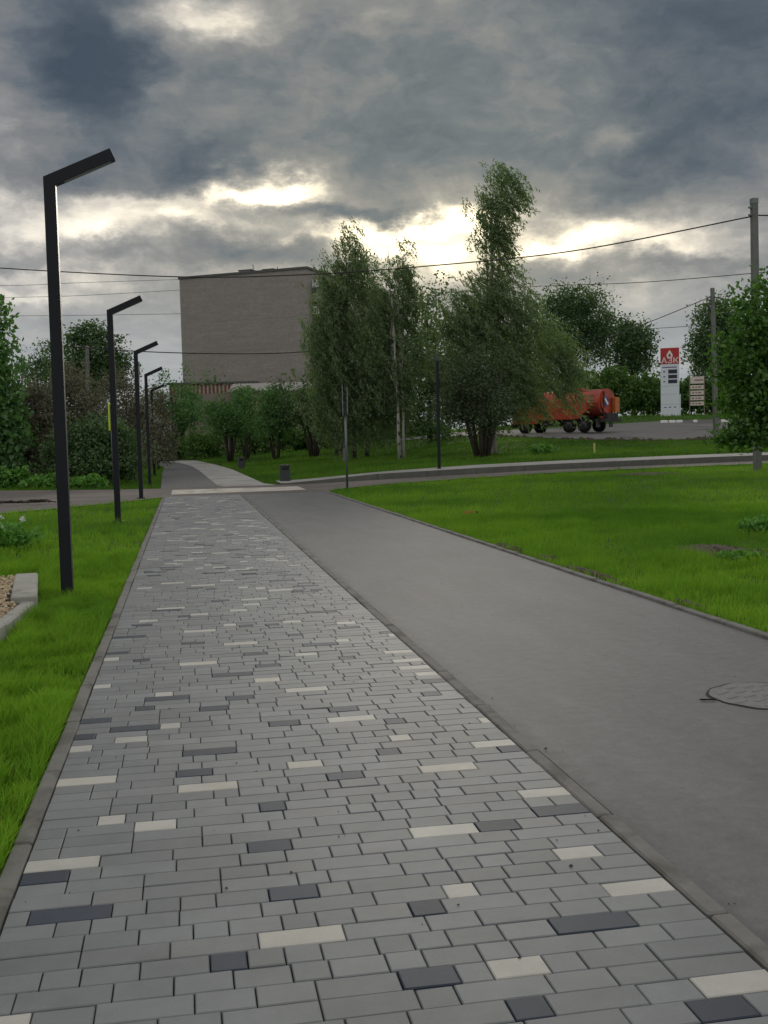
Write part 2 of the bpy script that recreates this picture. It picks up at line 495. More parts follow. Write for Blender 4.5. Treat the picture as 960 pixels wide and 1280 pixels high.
M['paint'] = mat('worn_road_paint', (.55, .53, .48), .8, .2, 6, .1, 60, var2=(1.6, (.30, .25, .22), .46, .66))
tag(sheet('road_marking', np.linspace(-.5, 4.0, 10), lambda t: 36.6+.1*t, lambda t: 40.2-.05*t, 5, M['paint'], .005, 'x'), kind='structure')
# raised pavement along the right arm of the street and the apron of the filling station
M['kerb_dark'] = mat('dark_kerb', (.115, .115, .11), .8, .2, 5)  # one darker grey over the whole street kerb, top and faces
sidew = curve([(3.6, 45.0), (8, 45.3), (140, 45.6)])
tag(sheet('pavement', np.concatenate([np.linspace(3.6, 12, 15), np.linspace(12.5, 80, 50)]), lambda t: 42.47, sidew, 4, M['pale_walk'], .05, 'x'), kind='structure')


def kerb_top(x): return .02+.20*min(1, max(0, (x-3.6)/3.5))


kerb = empty('street_kerb', (3.6, 42.4, 0)); tag(kerb, kind='structure')
x = 3.4
first = True
while x < 62:
    L = 2.0
    b = MB(); x1 = x+L-.015
    za, zb = tz(x, 42.3), tz(x1, 42.3)
    vs = [(x, 42.32, za-.1), (x1, 42.32, zb-.1), (x1, 42.49, zb-.1), (x, 42.49, za-.1)]
    vs += [(a, c, (za if a == x else zb)+kerb_top(a)) for a, c, _ in vs]
    vs = [(a-3.6, c-42.4, z) for a, c, z in vs]
    b.add(vs, [(0, 3, 2, 1), (4, 5, 6, 7), (0, 1, 5, 4), (1, 2, 6, 5), (2, 3, 7, 6), (3, 0, 4, 7)])
    b.build('kerb_stone', M['kerb_dark'], kerb)
    x += L
M['forecourt'] = mat('old_asphalt', (.15, .15, .15), .95, .2, 2.5, .3, 40, var2=(.25, (.10, .10, .10), .48, .6))
ap_lo = curve([(17, 91), (21, 84), (26, 71), (30, 66.5), (60, 66), (140, 66)])
ap_hi = curve([(17, 92), (21, 94), (26, 96), (40, 99), (140, 102)])
tag(sheet('station_road', np.linspace(17, 140, 60), ap_lo, ap_hi, 10, M['forecourt'], .012, 'x'), kind='structure')

# ---------------------------------------------------------------- the paved footpath
PIT, PH = .1198, -.034
W0, W1 = -.668, 1.668
path = link('paved_footpath', np_mesh('paved_footpath', [(W0-.01, .4, -.03), (W1+.01, .4, -.03), (W1+.01, 35.25, -.03), (W0-.01, 35.25, -.03)], [(0, 1, 2, 3)]), M['joint'])
tag(path, kind='structure')
LEN = {'s': .1175, 'm': .1785, 'l': .282}
ACC = "W26,-0.64,m D32,-0.59,l D28,0.02,s D35,-0.65,m W36,-0.72,l D32,0.24,m W31,0.86,s D30,0.71,s W29,0.18,l D26,0.58,m W26,0.86,m W30,1.42,l D28,1.14,l D24,0.85,s W24,1.42,l D52,-0.69,s W51,-0.44,m W50,-0.74,s D48,-0.07,l D45,-0.10,m W45,-0.64,l W43,-0.09,l W40,-0.43,s W39,-0.27,m D36,0.19,m W48,1.04,s D46,0.93,s W46,1.44,m D45,1.55,m W45,0.45,m D43,0.62,m W43,1.08,l D40,0.27,s W36,0.86,l D36,1.15,m W39,1.44,l D37,1.43,l W33,1.36,m D59,-0.31,l W60,-0.25,s D57,-0.36,s D56,0.03,m D58,0.20,m D52,0.42,m D53,-0.48,l W53,-0.20,s D55,-0.72,m W68,-0.10,l D64,0.13,l W62,0.41,m D66,0.45,m D70,0.39,m W74,0.25,l D75,-0.08,m W80,-0.07,l D79,-0.65,l D73,-0.70,m W71,-0.73,s D70,-0.44,s W63,-0.73,s D84,-0.53,m W86,-0.48,m D87,-0.12,s W88,-0.01,m W82,0.28,s D81,0.42,s D81,0.65,s W89,0.37,m D91,-0.37,l D86,1.09,l W82,0.81,m W80,1.27,m D78,1.26,m D81,1.61,s D75,1.56,m W74,1.62,s D72,0.87,l W73,1.15,s D76,0.80,s W69,0.77,m W68,1.44,m D67,1.08,s W65,1.44,l W63,1.44,m W61,1.51,s D59,1.51,s W59,0.59,l D56,1.43,s D54,0.80,m W52,0.76,l D51,1.08,s W50,1.62,s"
acc = {}
for q in ACC.split():
    h, w, s = q.split(','); acc.setdefault(int(h[1:]), []).append((float(w), LEN[s], h[0]))
NROW = int((35.22-PH)/PIT)


def fill(gap, r):
    """lengths that fill a gap between accents with the three stone sizes"""
    out = []
    while gap > .34:
        c = r.choices((LEN['s'], LEN['m'], LEN['l']), (3, 4, 4))[0]
        if gap-c < .07 or (out and len(out) > 1 and out[-1] == out[-2] == c): continue
        out.append(c); gap -= c
    if gap > .30: out += [gap*.4, gap*.6]
    elif gap > .02: out.append(gap)
    return out


stones = []        # (row, w0, length, colour)
r_ = random.Random(5)
for k in range(6, NROW):
    A = []
    if 24 <= k <= 91: A = sorted(acc.get(k, []))
    else:
        nA = r_.choices((0, 1, 2, 3, 4), (22, 36, 28, 12, 3))[0]
        for _ in range(nA):
            w = r_.uniform(W0, W1-.3); L = r_.choices(list(LEN.values()), (2, 4, 4))[0]
            if all(w+L < a or w > a+l_ for a, l_, _c in A): A.append((w, L, 'W' if r_.random() < .56 else 'D'))
        A.sort()
    cur = W0
    row = []
    for (w, L, c) in A:
        w = min(max(w, W0), W1-.06)
        w = max(w, cur) if w > W0+.05 else W0
        if w-cur < .06: w = cur
        e = min(w+L, W1)
        if W1-e < .05: e = W1
        if e-w < .05: continue
        for g in fill(w-cur, r_): row.append((cur, g, 'G')); cur += g
        row.append((w, e-w, c)); cur = e
    fl_ = fill(W1-cur, r_)
    r_.shuffle(fl_)
    for g in fl_: row.append((cur, g, 'G')); cur += g
    for (w, L, c) in row: stones.append((k, w, L, c))

J = .0041


def paver_geo(L, Wd, h=.04, c=.0035):
    x0, x1, y0, y1 = -L/2+J/2, L/2-J/2, -Wd/2+J/2, Wd/2-J/2
    V = [(x0, y0, -h), (x1, y0, -h), (x1, y1, -h), (x0, y1, -h), (x0, y0, -c), (x1, y0, -c), (x1, y1, -c), (x0, y1, -c),
         (x0+c, y0+c, 0), (x1-c, y0+c, 0), (x1-c, y1-c, 0), (x0+c, y1-c, 0)]
    Fc = [(8, 9, 10, 11)]
    for i in range(4):
        j = (i+1) % 4
        Fc += [(i, j, j+4, i+4), (i+4, j+4, j+8, i+8)]
    return np.array(V), np.array(Fc)


vis = []
for i, (k, w, L, c) in enumerate(stones):
    y = PH+(k+.5)*PIT; xm = w+L/2
    d = Vector((xm, y, -HCAM)); z = d.dot(Fv)
    sx = abs(d.dot(Rc)/z)*F; sy = d.dot(Uc)/z*F
    if z > 0 and sx < 500 and abs(sy) < 652: vis.append((L/z**3, i))
vis.sort(reverse=True)
parts = set(i for _, i in vis[:300])
mesh_cache = {}
rest = {'G': [[], [], 0], 'D': [[], [], 0], 'W': [[], [], 0]}
for i, (k, w, L, c) in enumerate(stones):
    y = PH+(k+.5)*PIT+rnd.gauss(0, .0006); xm = w+L/2
    z = rnd.gauss(0, .0011); tx_, ty_ = rnd.gauss(0, .004), rnd.gauss(0, .004); rz = rnd.gauss(0, .0025)
    if i in parts:
        key = (round(L, 3), c)
        if key not in mesh_cache:
            V, Fc = paver_geo(round(L, 3), PIT)
            me = np_mesh('paver', V, Fc); me.materials.append(M[c, 'object']); mesh_cache[key] = me
        o = bpy.data.objects.new('paver', mesh_cache[key]); COL.objects.link(o); o.parent = path
        o.location = (xm, y, z); o.rotation_euler = (tx_, ty_, rz)
        if c != 'G': o['label'] = 'white paver' if c == 'W' else 'charcoal paver'
    else:
        V, Fc = paver_geo(L, PIT)
        R = np.array(Matrix.Rotation(rz, 3, 'Z') @ Matrix.Rotation(tx_, 3, 'X') @ Matrix.Rotation(ty_, 3, 'Y'))
        V = V @ R.T+np.array([xm, y, z])
        q = rest[c]; q[0].append(V); q[1].append(Fc+q[2]); q[2] += len(V)
V = []; Fc = []; mi = []; n0 = 0
for j, c in enumerate('GDW'):
    v = np.concatenate(rest[c][0]); f = np.concatenate(rest[c][1])
    V.append(v); Fc.append(f+n0); mi.append(np.full(len(f), j, np.int32)); n0 += len(v)
me = np_mesh('far_pavers', np.concatenate(V), np.concatenate(Fc))
for c in 'GDW': me.materials.append(M[c, 'island'])
me.polygons.foreach_set('material_index', np.concatenate(mi))
tag(link('far_pavers', me, None, path), kind='stuff')

# edging stones: left of the pavers, between pavers and cycle lane, right of the cycle lane
kg = MB().cbox(-.038, 0, -.1, .038, .988, .0, .008).mesh('kerb_stone'); kg.materials.append(M['kerb'])
for name, x0, zt in (('footpath_edging', -.71, .012), ('lane_divider_edging', 1.71, .006), ('cycle_lane_edging', 4.46, .022)):
    root = empty(name, (x0, 0, 0)); tag(root, kind='structure')
    y = .3+rnd.random()*.5
    while y < 35.2:
        o = bpy.data.objects.new('kerb_stone', kg); COL.objects.link(o); o.parent = root
        o.location = (rnd.gauss(0, .0025), y, zt+rnd.gauss(0, .002)); o.rotation_euler = (rnd.gauss(0, .002), 0, rnd.gauss(0, .003))
        if y+1 > 35.2: o.scale.y = max(.1, 35.2-y)
        y += 1.0

# manhole in the cycle lane
mh = empty('manhole_cover', (3.47, 6.13, .002)); tag(mh, 'round grey manhole cover set in the asphalt lane', 'manhole')
M['lid'] = mat('manhole_lid', (.185, .187, .19), .75, .22, 14, .5, 120)
M['gap'] = mat('dark_gap', (.012, .012, .012), .9, .1)
b = MB(); n = 48
ring = [(r*(1+.02*math.sin(5*a)+.012*math.sin(11*a+1)), a) for a in [2*PI*i/n for i in range(n)] for r in (.36,)]
vs = [(r*math.cos(a), r*math.sin(a), -.003) for r, a in ring]+[((r-.019-.005*math.sin(7*a))*math.cos(a), (r-.019-.005*math.sin(7*a))*math.sin(a), -.003) for r, a in ring]
b.add(vs, [(i, (i+1) % n, (i+1) % n+n, i+n) for i in range(n)])
b.build('rim', M['gap'], mh)
b = MB(); vs = [((r-.018-.005*math.sin(7*a))*math.cos(a), (r-.018-.005*math.sin(7*a))*math.sin(a), -.001) for r, a in ring]
b.add(vs, [tuple(range(n))]); b.build('lid', M['lid'], mh)
b = MB()
for i in range(-2, 3):
    for j in range(-2, 3):
        if i*i+j*j < 6:
            Q = Matrix.Translation((i*.115+rnd.gauss(0, .004), j*.115, -.0035)) @ Matrix.Rotation(.5, 4, 'Z')
            b.cbox(-.05, -.012, 0, .05, .012, .006, .003, Q)
tag(b.build('tread_pattern', M['lid'], mh), kind='stuff')
b = MB().tube([(-.36, -.03, .002), (-.40, -.025, .002), (-.45, -.012, .002), (-.43, -.035, .002)], [.007, .005, .005, .003], 5)
b.build('crack', M['gap'], mh)

# grit, crumbs of soil and leaf bits on the paving
V = []; Fc = []
for i in range(260):
    x = RNG.uniform(-.7, 4.4); y = 2.2+14*RNG.random()**1.6; r = RNG.uniform(.002, .007)*(1.6 if RNG.random() < .06 else 1)
    if RNG.random() < .45: x = RNG.choice([-.66, 1.66, 1.78, 4.38])+RNG.normal(0, .05)
    n0 = len(V); a0 = RNG.uniform(0, 6)
    for j in range(5):
        a = a0+2*PI*j/5; q = r*RNG.uniform(.6, 1.3); V.append((x+math.cos(a)*q, y+math.sin(a)*q, .0015))
    V.append((x, y, .002+r*.7))
    Fc += [(n0+j, n0+(j+1) % 5, n0+5) for j in range(5)]
tag(link('grit', np_mesh('grit', V, Fc), M['soil']), kind='stuff')

# ---------------------------------------------------------------- street lamps
def lamp(name='street_lamp'):
    root = empty(name, (0, 0, 0))
    H, s, al = 4.50, .062, math.radians(24)
    ca, sa = math.cos(al), math.sin(al)
    # mitred corner: pole top cut along the bisector
    m = math.tan((PI/2-al)/2)*s
    b = MB()
    b.add([(-s, -s, 0), (s, -s, 0), (s, s, 0), (-s, s, 0), (-s, -s, H+m*1.0), (s, -s, H-m*1.0), (s, s, H-m*1.0), (-s, s, H+m*1.0)],
          [(0, 3, 2, 1), (4, 5, 6, 7), (0, 1, 5, 4), (1, 2, 6, 5), (2, 3, 7, 6), (3, 0, 4, 7)])
    b.build('pole', M['black'], root)
    L = .73
    e0, e1 = Vector((-s, 0, H+m)), Vector((s, 0, H-m))
    dd = Vector((ca, 0, sa))*L
    b = MB(); t_ = e0+dd; u_ = e1+dd - Vector((ca, 0, sa))*(0.0)
    # square the end
    nrm = Vector((-sa, 0, ca)); c_ = (e0+e1)/2+dd
    t_, u_ = c_+nrm*s, c_-nrm*s
    b.add([(e0.x, -s+.001, e0.z), (e1.x, -s+.001, e1.z), (e1.x, s-.001, e1.z), (e0.x, s-.001, e0.z), (t_.x, -s+.001, t_.z), (u_.x, -s+.001, u_.z), (u_.x, s-.001, u_.z), (t_.x, s-.001, t_.z)],
          [(4, 5, 6, 7), (0, 1, 5, 4), (1, 2, 6, 5), (2, 3, 7, 6), (3, 0, 4, 7), (0, 3, 2, 1)])
    b.build('arm', M['black'], root)
    Q = Matrix.Translation(c_-Vector((ca, 0, sa))*.32-nrm*(s+.001)) @ Matrix.Rotation(-al, 4, 'Y')
    MB().box(-.27, -.045, -.004, .27, .045, .004, Q).build('light_strip', M['strip'], root)
    MB().cbox(-.12, -.12, -.02, .12, .12, .055, .012).build('base_plate', M['black'], root)
    b = MB()
    b.box(-.04, -s-.003, .55, .04, -s, .85); b.build('access_hatch', M['black'], root)
    return root


M['strip'] = mat('unlit_lamp_strip', (.25, .25, .24), .4, .05)
G_L = 'black angled street lamps'
L0 = lamp()
lam = [(-1.325, 12.4, 0, 'nearest black angled street lamp, rising from the grass by the stone flower bed'),
       (-1.47, 24.2, 0, 'black angled street lamp directly in front of the yellow edged crossing sign'),
       (-1.38, 34.6, 0, 'black angled street lamp on the lawn tip just before the side road'),
       (-1.46, 45.8, 0, 'black angled street lamp just past the side road beside brown lilac bushes'),
       (-1.62, 59.0, 0, 'farthest of the black angled lamps along the left of the footpath')]
for i, (x, y, rz, lab) in enumerate(lam):
    o = L0 if i == 0 else copy_tree(L0)
    o.location = (x, y, tz(x, y)-.03); o.rotation_euler.z = rz
    tag(o, lab, 'street lamp', G_L)
p = spot(549, 583, 46)
o = copy_tree(L0); o.location = p; o.rotation_euler.z = PI/2-YAW+.05
tag(o, 'black street lamp seen end on like a bare post, right of the birch pair', 'street lamp', G_L)

# ---------------------------------------------------------------- signs on posts
M['yellow'] = mat('fluorescent_film', (.55, .75, .03), .5, .03)
M['blue'] = mat('blue_sign_film', (.02, .05, .30), .4, .03)
M['white'] = mat('white_film', (.75, .75, .74), .45, .04)


def cross_sign(x, y, rz, label, hp, hs, hh, col):
    root = empty('crossing_sign', (x, y, tz(x, y)-.02), rz); tag(root, label, 'road sign', 'signs on thin posts')
    MB().tube([(0, 0, 0), (0, 0, hp)], .032, 10).build('post', M['steel'], root)
    # panel faces along local x; the board is seen nearly edge on from the footpath
    b = MB().box(.034, -.38, hs, .05, .38, hs+hh); b.build('backing_board', M[col], root)
    MB().box(.0505, -.28, hs+.1, .054, .28, hs+hh-.1).build('blue_panel', M['blue'], root)
    MB().prism([(-.2, hs+.16), (.2, hs+.16), (0, hs+hh-.2)], 'x', .0545, .057).build('white_triangle', M['white'], root)
    b = MB()
    b.tube([(.0585, -.02, hs+.2), (.0585, -.0, hs+.34), (.0585, .015, hs+.44)], .02, 6)
    b.build('walking_figure', M['black'], root)
    MB().box(-.034, -.04, hs+.1, .034, .04, hs+.14).build('clamp', M['steel'], root)
    MB().box(-.0342, -.041, hs+hh-.14, .0342, .041, hs+hh-.10).build('clamp', M['steel'], root)
    return root


q = spot(142.5, 612, 42)
cross_sign(q.x, q.y, PI-YAW+math.radians(6), 'crossing sign with fluorescent yellow border on a thin post behind the second lamp', 3.25, 2.25, 1.05, 'yellow')
q = spot(434, 609, 37.2)
ds = empty('double_sign', (q.x, q.y, q.z-.02), -YAW+math.radians(1.5)); tag(ds, 'pair of sign boards seen edge on atop a thin grey post at the lawn corner', 'road sign', 'signs on thin posts')
MB().tube([(0, 0, 0), (0, 0, 2.95)], .04, 10).build('post', M['steel'], ds)
for s_ in (-1, 1):
    z0, z1 = (2.45, 3.5) if s_ < 0 else (2.5, 3.42)
    MB().box(.075*s_-.012, -.3, z0, .075*s_+.012, .3, z1).build('sign_board', M['steel'], ds)
    MB().box(min(.0875*s_, .0905*s_), -.26, z0+.04, max(.0875*s_, .0905*s_), .26, z1-.04).build('sign_face', M['white'], ds)
for z_ in (2.6, 2.9): MB().box(-.063, -.03, z_, .063, .03, z_+.04).build('clamp', M['steel'], ds)

# ---------------------------------------------------------------- litter bins
def bin_(x, y, label):
    root = empty('litter_bin', (x, y, tz(x, y)-.02)); tag(root, label, 'litter bin', 'dark litter bins beside the far path')
    MB().cbox(-.2, -.2, .06, .2, .2, .66, .03).build('body', M['bin'], root)
    MB().cbox(-.19, -.19, 0, .19, .19, .06, .02).build('foot', M['black'], root)
    MB().cbox(-.21, -.21, .661, .21, .21, .73, .02).build('lid', M['bin'], root)
    MB().box(-.13, -.213, .52, .13, -.205, .62).build('slot', M['gap'], root)


M['bin'] = mat('dark_grey_metal', (.03, .036, .042), .5, .1)
bin_(3.95, 44.4, 'dark grey square litter bin by the kerb at the far crossing corner')
bin_(3.3, 66.2, 'dark grey litter bin farther along the path in front of the shrubs')

# ---------------------------------------------------------------- flower bed with stone border
bed = empty('flower_bed', (-2.4, 12.5, -.03)); tag(bed, 'raised bed of tan chippings edged with pale stone blocks', 'flower bed')
M['stone'] = mat('pale_stone', (.36, .36, .335), .85, .14, 7, .5, 60, var2=(3, (.24, .24, .22), .5, .66))
M['chip'] = mat('tan_chippings', (.42, .33, .20), .9, .1, 30)


def stone_block(p0, p1, wid, h, sx):
    d = Vector((p1[0]-p0[0], p1[1]-p0[1], 0)); L = d.length
    b = MB(); n1 = 6
    Q = Matrix.Translation((p0[0]+2.4, p0[1]-12.5, 0)) @ Matrix.Rotation(math.atan2(d.y, d.x), 4, 'Z')
    b.cbox(0, 0, 0, L, wid*sx, h, .018, Q) if sx > 0 else b.cbox(0, wid*sx, 0, L, 0, h, .018, Q)
    o = b.build('stone_block', M['stone'], bed)
    return o


# corner slab, then the narrow kerb that comes towards the lamp
stone_block((-1.54, 11.6), (-1.80, 13.7), .26, .155, 1)
stone_block((-1.575, 9.9), (-1.52, 11.25), .13, .14, 1)
stone_block((-1.66, 8.4), (-1.585, 9.88), .13, .15, 1)
stone_block((-1.76, 6.9), (-1.67, 8.38), .13, .14, 1)
b = MB().add([(.62, -5.4, .08), (.75, -1.0, .08), (.55, 1.2, .08), (-1.6, 1.35, .08), (-1.6, -5.4, .08)], [(0, 1, 2, 3, 4)])
b.build('bed_fill', M['soil'], bed)
V = []; Fc = []
for i in range(7000):
    y = RNG.uniform(8.0, 13.85); xr = float(np.interp(y, [8, 11.3, 11.6, 13.7, 13.9], [-1.8, -1.68, -1.84, -2.06, -2.06]))
    x = xr-RNG.uniform(0, 1.6)
    s = RNG.uniform(.012, .034); a = RNG.uniform(0, 2*PI); t = RNG.normal(0, .5)
    ux = Vector((math.cos(a), math.sin(a), t*.4)); uy = Vector((-math.sin(a), math.cos(a), RNG.normal(0, .3)))
    c = Vector((x+2.4, y-12.5, .085+RNG.uniform(0, .035))); n0 = len(V)
    V += [c-ux*s, c+uy*s*.6, c+ux*s, c-uy*s*.6, c+Vector((0, 0, s*.7))]
    Fc += [(n0, n0+1, n0+4), (n0+1, n0+2, n0+4), (n0+2, n0+3, n0+4), (n0+3, n0, n0+4)]
M['chips'] = leaf_mat('wood_chippings', (.42, .32, .20), (.62, .52, .36), 0.)
tag(link('chippings', np_mesh('chippings', V, Fc), M['chips'], bed), kind='stuff')

# ---------------------------------------------------------------- foliage
def leaf_cards(C, L, Wd, axis=None, spread=1.0, rng=RNG):
    """one rhombic leaf (quad) per centre"""
    n = len(C)
    a = rng.normal(size=(n, 3))
    if axis is not None: a = a*spread+axis
    a /= np.linalg.norm(a, axis=1, keepdims=True)
    s = np.cross(a, rng.normal(size=(n, 3))); s /= np.linalg.norm(s, axis=1, keepdims=True)
    L = np.asarray(L).reshape(-1, 1); Wd = np.asarray(Wd).reshape(-1, 1)
    nrm = np.cross(a, s)
    V = np.stack([C-a*L*.5, C+s*Wd*.5+nrm*Wd*.15, C+a*L*.5, C-s*Wd*.5+nrm*Wd*.15], 1).reshape(-1, 3)
    return V, np.arange(4*n).reshape(n, 4)


def clumps(blobs, n, seed, inner=.45, pw=.75):
    rg = np.random.default_rng(seed)
    B = np.array(blobs, float)
    wt = (B[:, 3]*B[:, 4]*B[:, 5])**pw; wt /= wt.sum()
    k = rg.choice(len(B), n, p=wt)
    d = rg.normal(size=(n, 3)); d /= np.linalg.norm(d, axis=1, keepdims=True)
    r = inner+(1-inner)*rg.random(n)**.7
    r *= 1+.17*rg.normal(size=n)+.2*(rg.random(n) < .03)
    return B[k, :3]+d*B[k, 3:6]*r[:, None]


def crown_blobs(blobs, n, per, cr_, leaf, seed, flat=.75):
    rg = np.random.default_rng(seed+1)
    C = clumps(blobs, n, seed)
    size = cr_*(.55+.9*rg.random(n))
    dr = rg.normal(size=(n*per, 3)); dr /= np.linalg.norm(dr, axis=1, keepdims=True); dr *= (1.85*rg.random(n*per)**.45)[:, None]
    P = np.repeat(C, per, 0)+dr*np.repeat(size, per)[:, None]*np.array([1, 1, flat])
    L = leaf*(.6+.8*rg.random(len(P)))
    V, Fc = leaf_cards(P, L, L*.62, rng=rg)
    return V, Fc, C


def limbs(mb, base, top, r0, C, n, seed, start=.25, seg=6):
    """tapered trunk with limbs that reach clump centres"""
    rg = random.Random(seed)
    base = Vector(base); top = Vector(top)
    k = 7
    P = []
    for i in range(k+1):
        t = i/k; p = base.lerp(top, t)
        if 0 < i: p += Vector((rg.gauss(0, 1), rg.gauss(0, 1), 0))*r0*.5*min(1, t*2)
        P.append(p)
    R = [r0*(1.25 if i == 0 else 1)*(1-.86*i/k) for i in range(k+1)]
    mb.tube(P, R, 8)
    idx_ = list(range(len(C))); rg.shuffle(idx_)
    for j in idx_[:n]:
        e = Vector(C[j]); t = min(.95, max(start, (e.z-base.z)/(top.z-base.z)*.75+rg.uniform(-.12, .02)))
        s = base.lerp(top, t); m_ = s.lerp(e, .5)+Vector((0, 0, (e-s).length*.10))
        ra = r0*(1-.86*t)*.55
        mb.tube([s, s.lerp(m_, .6), m_, e], [ra, ra*.8, ra*.6, ra*.2], 5, cap=False)


def tree(name, base, height, blobs, n, per, cr_, leaf, seed, lm, bm, r0, label, cat='tree', group=None, trunk_top=.8, nl=14, lean=(0, 0), wind=None):
    """blobs are relative to the base (x right, y away)"""
    root = empty(name, base); tag(root, label, cat, group)
    V, Fc, C = crown_blobs(blobs, n, per, cr_, leaf, seed)
    mb = MB(); limbs(mb, (0, 0, -.1), (lean[0], lean[1], height*trunk_top), r0, C, nl, seed)
    mb.build('trunk', bm, root)
    link('crown', np_mesh('crown', V, Fc), lm, root)
    return root


LM = {}
LM['birch'] = leaf_mat('birch_leaves', (0.106, 0.156, 0.087), (0.204, 0.283, 0.138), .48)
LM['maple'] = leaf_mat('maple_leaves', (.050, .128, .024), (.105, .225, .040), .42)
LM['dark'] = leaf_mat('dark_leaves', (0.055, 0.104, 0.047), (0.114, 0.192, 0.072), .38)
LM['mid'] = leaf_mat('mid_leaves', (.030, .070, .020), (.065, .135, .032), .35)
LM['shrub'] = leaf_mat('shrub_leaves', (0.067, 0.159, 0.057), (0.147, 0.295, 0.091), .42)
LM['brown'] = leaf_mat('faded_lilac', (0.119, 0.122, 0.084), (0.217, 0.211, 0.146), .32, (1.1, 1.05, .8))
LM['hedge'] = leaf_mat('hedge_leaves', (0.063, 0.144, 0.030), (0.127, 0.241, 0.048), .4)
LM['plant'] = leaf_mat('weed_leaves', (0.084, 0.224, 0.035), (0.168, 0.378, 0.070), .35)


def birch(base, height, blobs, strands, seed, label, group, trunks, wind=.35, leaf=.15, pw=1.1):
    """weeping birch: leaves hang in strands blown to one side"""
    root = empty('birch_tree', base); tag(root, label, 'tree', group)
    rg = np.random.default_rng(seed)
    C = clumps(blobs, strands, seed, .25)
    per = 30
    strands = int(strands*.95); C = clumps(blobs, strands, seed, .2, pw)
    L = rg.uniform(.5, 1.5, strands)
    t = np.tile(np.linspace(0, 1, per), strands)
    St = np.repeat(C, per, 0); LL = np.repeat(L, per)
    wd = np.repeat(wind*(.5+rg.random(strands)), per)
    side = np.repeat(rg.normal(0, .22, (strands, 2)), per, 0)
    P = St.copy()
    P[:, 0] += LL*(wd*t**1.1*1.5+side[:, 0]*t); P[:, 1] += LL*side[:, 1]*t; P[:, 2] -= LL*(t**1.1)*(1-.35*wd)-.25*LL
    P += rg.normal(0, .085, P.shape)
    sz = leaf*(.6+.8*rg.random(len(P)))
    tang = np.stack([wd*1.2+side[:, 0], side[:, 1], -np.ones(len(P))], 1)
    V, Fc = leaf_cards(P, sz*1.5, sz*.40, axis=tang*1.2, spread=.8, rng=rg)
    for (x0, y0, x1, y1, h_, r0) in trunks:
        mb = MB(); Cn = C[np.argsort((C[:, 0]-x1)**2+(C[:, 1]-y1)**2)[:60]]
        limbs(mb, (x0, y0, -.15), (x1, y1, h_), r0, Cn, 13, seed+int(h_*7), .35)
        mb.build('trunk', M['birch'], root)
    link('crown', np_mesh('crown', V, Fc), LM['birch'], root)
    return root


def rel(base, px, py, D):
    q = pt(px, py, D); return (q.x-base.x, q.y-base.y, q.z-base.z)


def blobs_px(base, D, items, depth=.8):
    """items: photo x, y, half width, half height of a foliage mass at distance D"""
    out = []
    k = D/F
    for (x, y, rx, ry, *dd) in items:
        dy = dd[0] if dd else 0.
        q = pt(x, y, D+dy)
        out.append((q.x-base.x, q.y-base.y, q.z-base.z, rx*k, max(rx*k*depth, .5), ry*k))
    return out


# left birch pair
D = 66; bs_ = spot(432, 578, D)
birch(bs_, 16, blobs_px(bs_, D, [(424, 460, 46, 70), (412, 410, 34, 60), (428, 350, 34, 50), (433, 300, 18, 30), (455, 380, 30, 50), (400, 490, 26, 50), (450, 490, 40, 55), (425, 530, 44, 30), (440, 325, 26, 30), (402, 365, 22, 36), (392, 420, 24, 44)]), 1650, 21,
      'bushy weeping birch left of the white trunk, overlapping the brick block', 'birches on the bank beyond the street', [(0, 0, .3, .2, 12.8, .17)], .30)
D = 64; bs_ = spot(500, 577, D)
birch(bs_, 14, blobs_px(bs_, D, [(488, 400, 34, 58, .6), (500, 350, 26, 40, .4), (505, 318, 13, 24, .2), (484, 470, 44, 52, .9), (512, 385, 18, 44, .5), (466, 430, 30, 55, 1.), (478, 510, 36, 34, 1.8), (520, 440, 22, 40, 1.)]), 1100, 22,
      'slim birch with two bright white trunks in the middle of the tree group', 'birches on the bank beyond the street',
      [(0, 0, -.3, .35, 12.0, .105), (.3, .2, .2, .3, 11.4, .085)], .38)
D = 63; bs_ = spot(612, 577, D)
birch(bs_, 17, blobs_px(bs_, D, [(600, 430, 58, 66), (612, 385, 48, 40), (616, 340, 32, 36), (618, 290, 26, 34), (604, 262, 26, 26), (637, 240, 20, 26), (622, 222, 24, 18), (622, 255, 30, 24), (608, 300, 26, 26), (648, 410, 30, 56), (570, 400, 36, 48), (640, 480, 44, 44), (560, 470, 34, 56), (684, 440, 26, 46), (701, 465, 15, 46), (702, 470, 14, 44), (699, 480, 15, 40), (704, 455, 12, 40), (590, 500, 50, 34), (655, 505, 22, 26)]), 2300, 23,
      'tallest birch, its open top bent by wind, behind the multi stemmed bush', 'birches on the bank beyond the street',
      [(0, 0, .5, .2, 15.2, .18), (.5, .5, .1, .3, 11.5, .12)], .6, .15, .92)
for (x, D, hgt, sd) in ((443, 70, 8, 31), (459, 72, 8, 32)):
    bs_ = spot(x, 570, D)
    tree('dark_tree', bs_, hgt, blobs_px(bs_, D, [(x, 480, 26, 42), (x+6, 450, 22, 34)]), 150, 26, .5, .2, sd, LM['dark'], M['bark'], .16,
         'dark stemmed tree in the shade ' + ('right behind the bushy birch' if x == 443 else 'between the bushy birch and the white trunks'), 'tree', 'dark trees among the birches', .75, 10)
D = 84; bs_ = spot(538, 560, D)
tree('aspen_tree', bs_, 12, blobs_px(bs_, D, [(535, 400, 24, 36), (545, 450, 38, 54), (525, 470, 34, 54), (545, 510, 50, 44), (546, 368, 14, 22), (480, 520, 50, 36)]), 620, 26, .6, .22, 33, LM['dark'], M['bark'], .2,
     'dark loose tree filling the gap between the birch groups', 'tree', None, .85, 16)

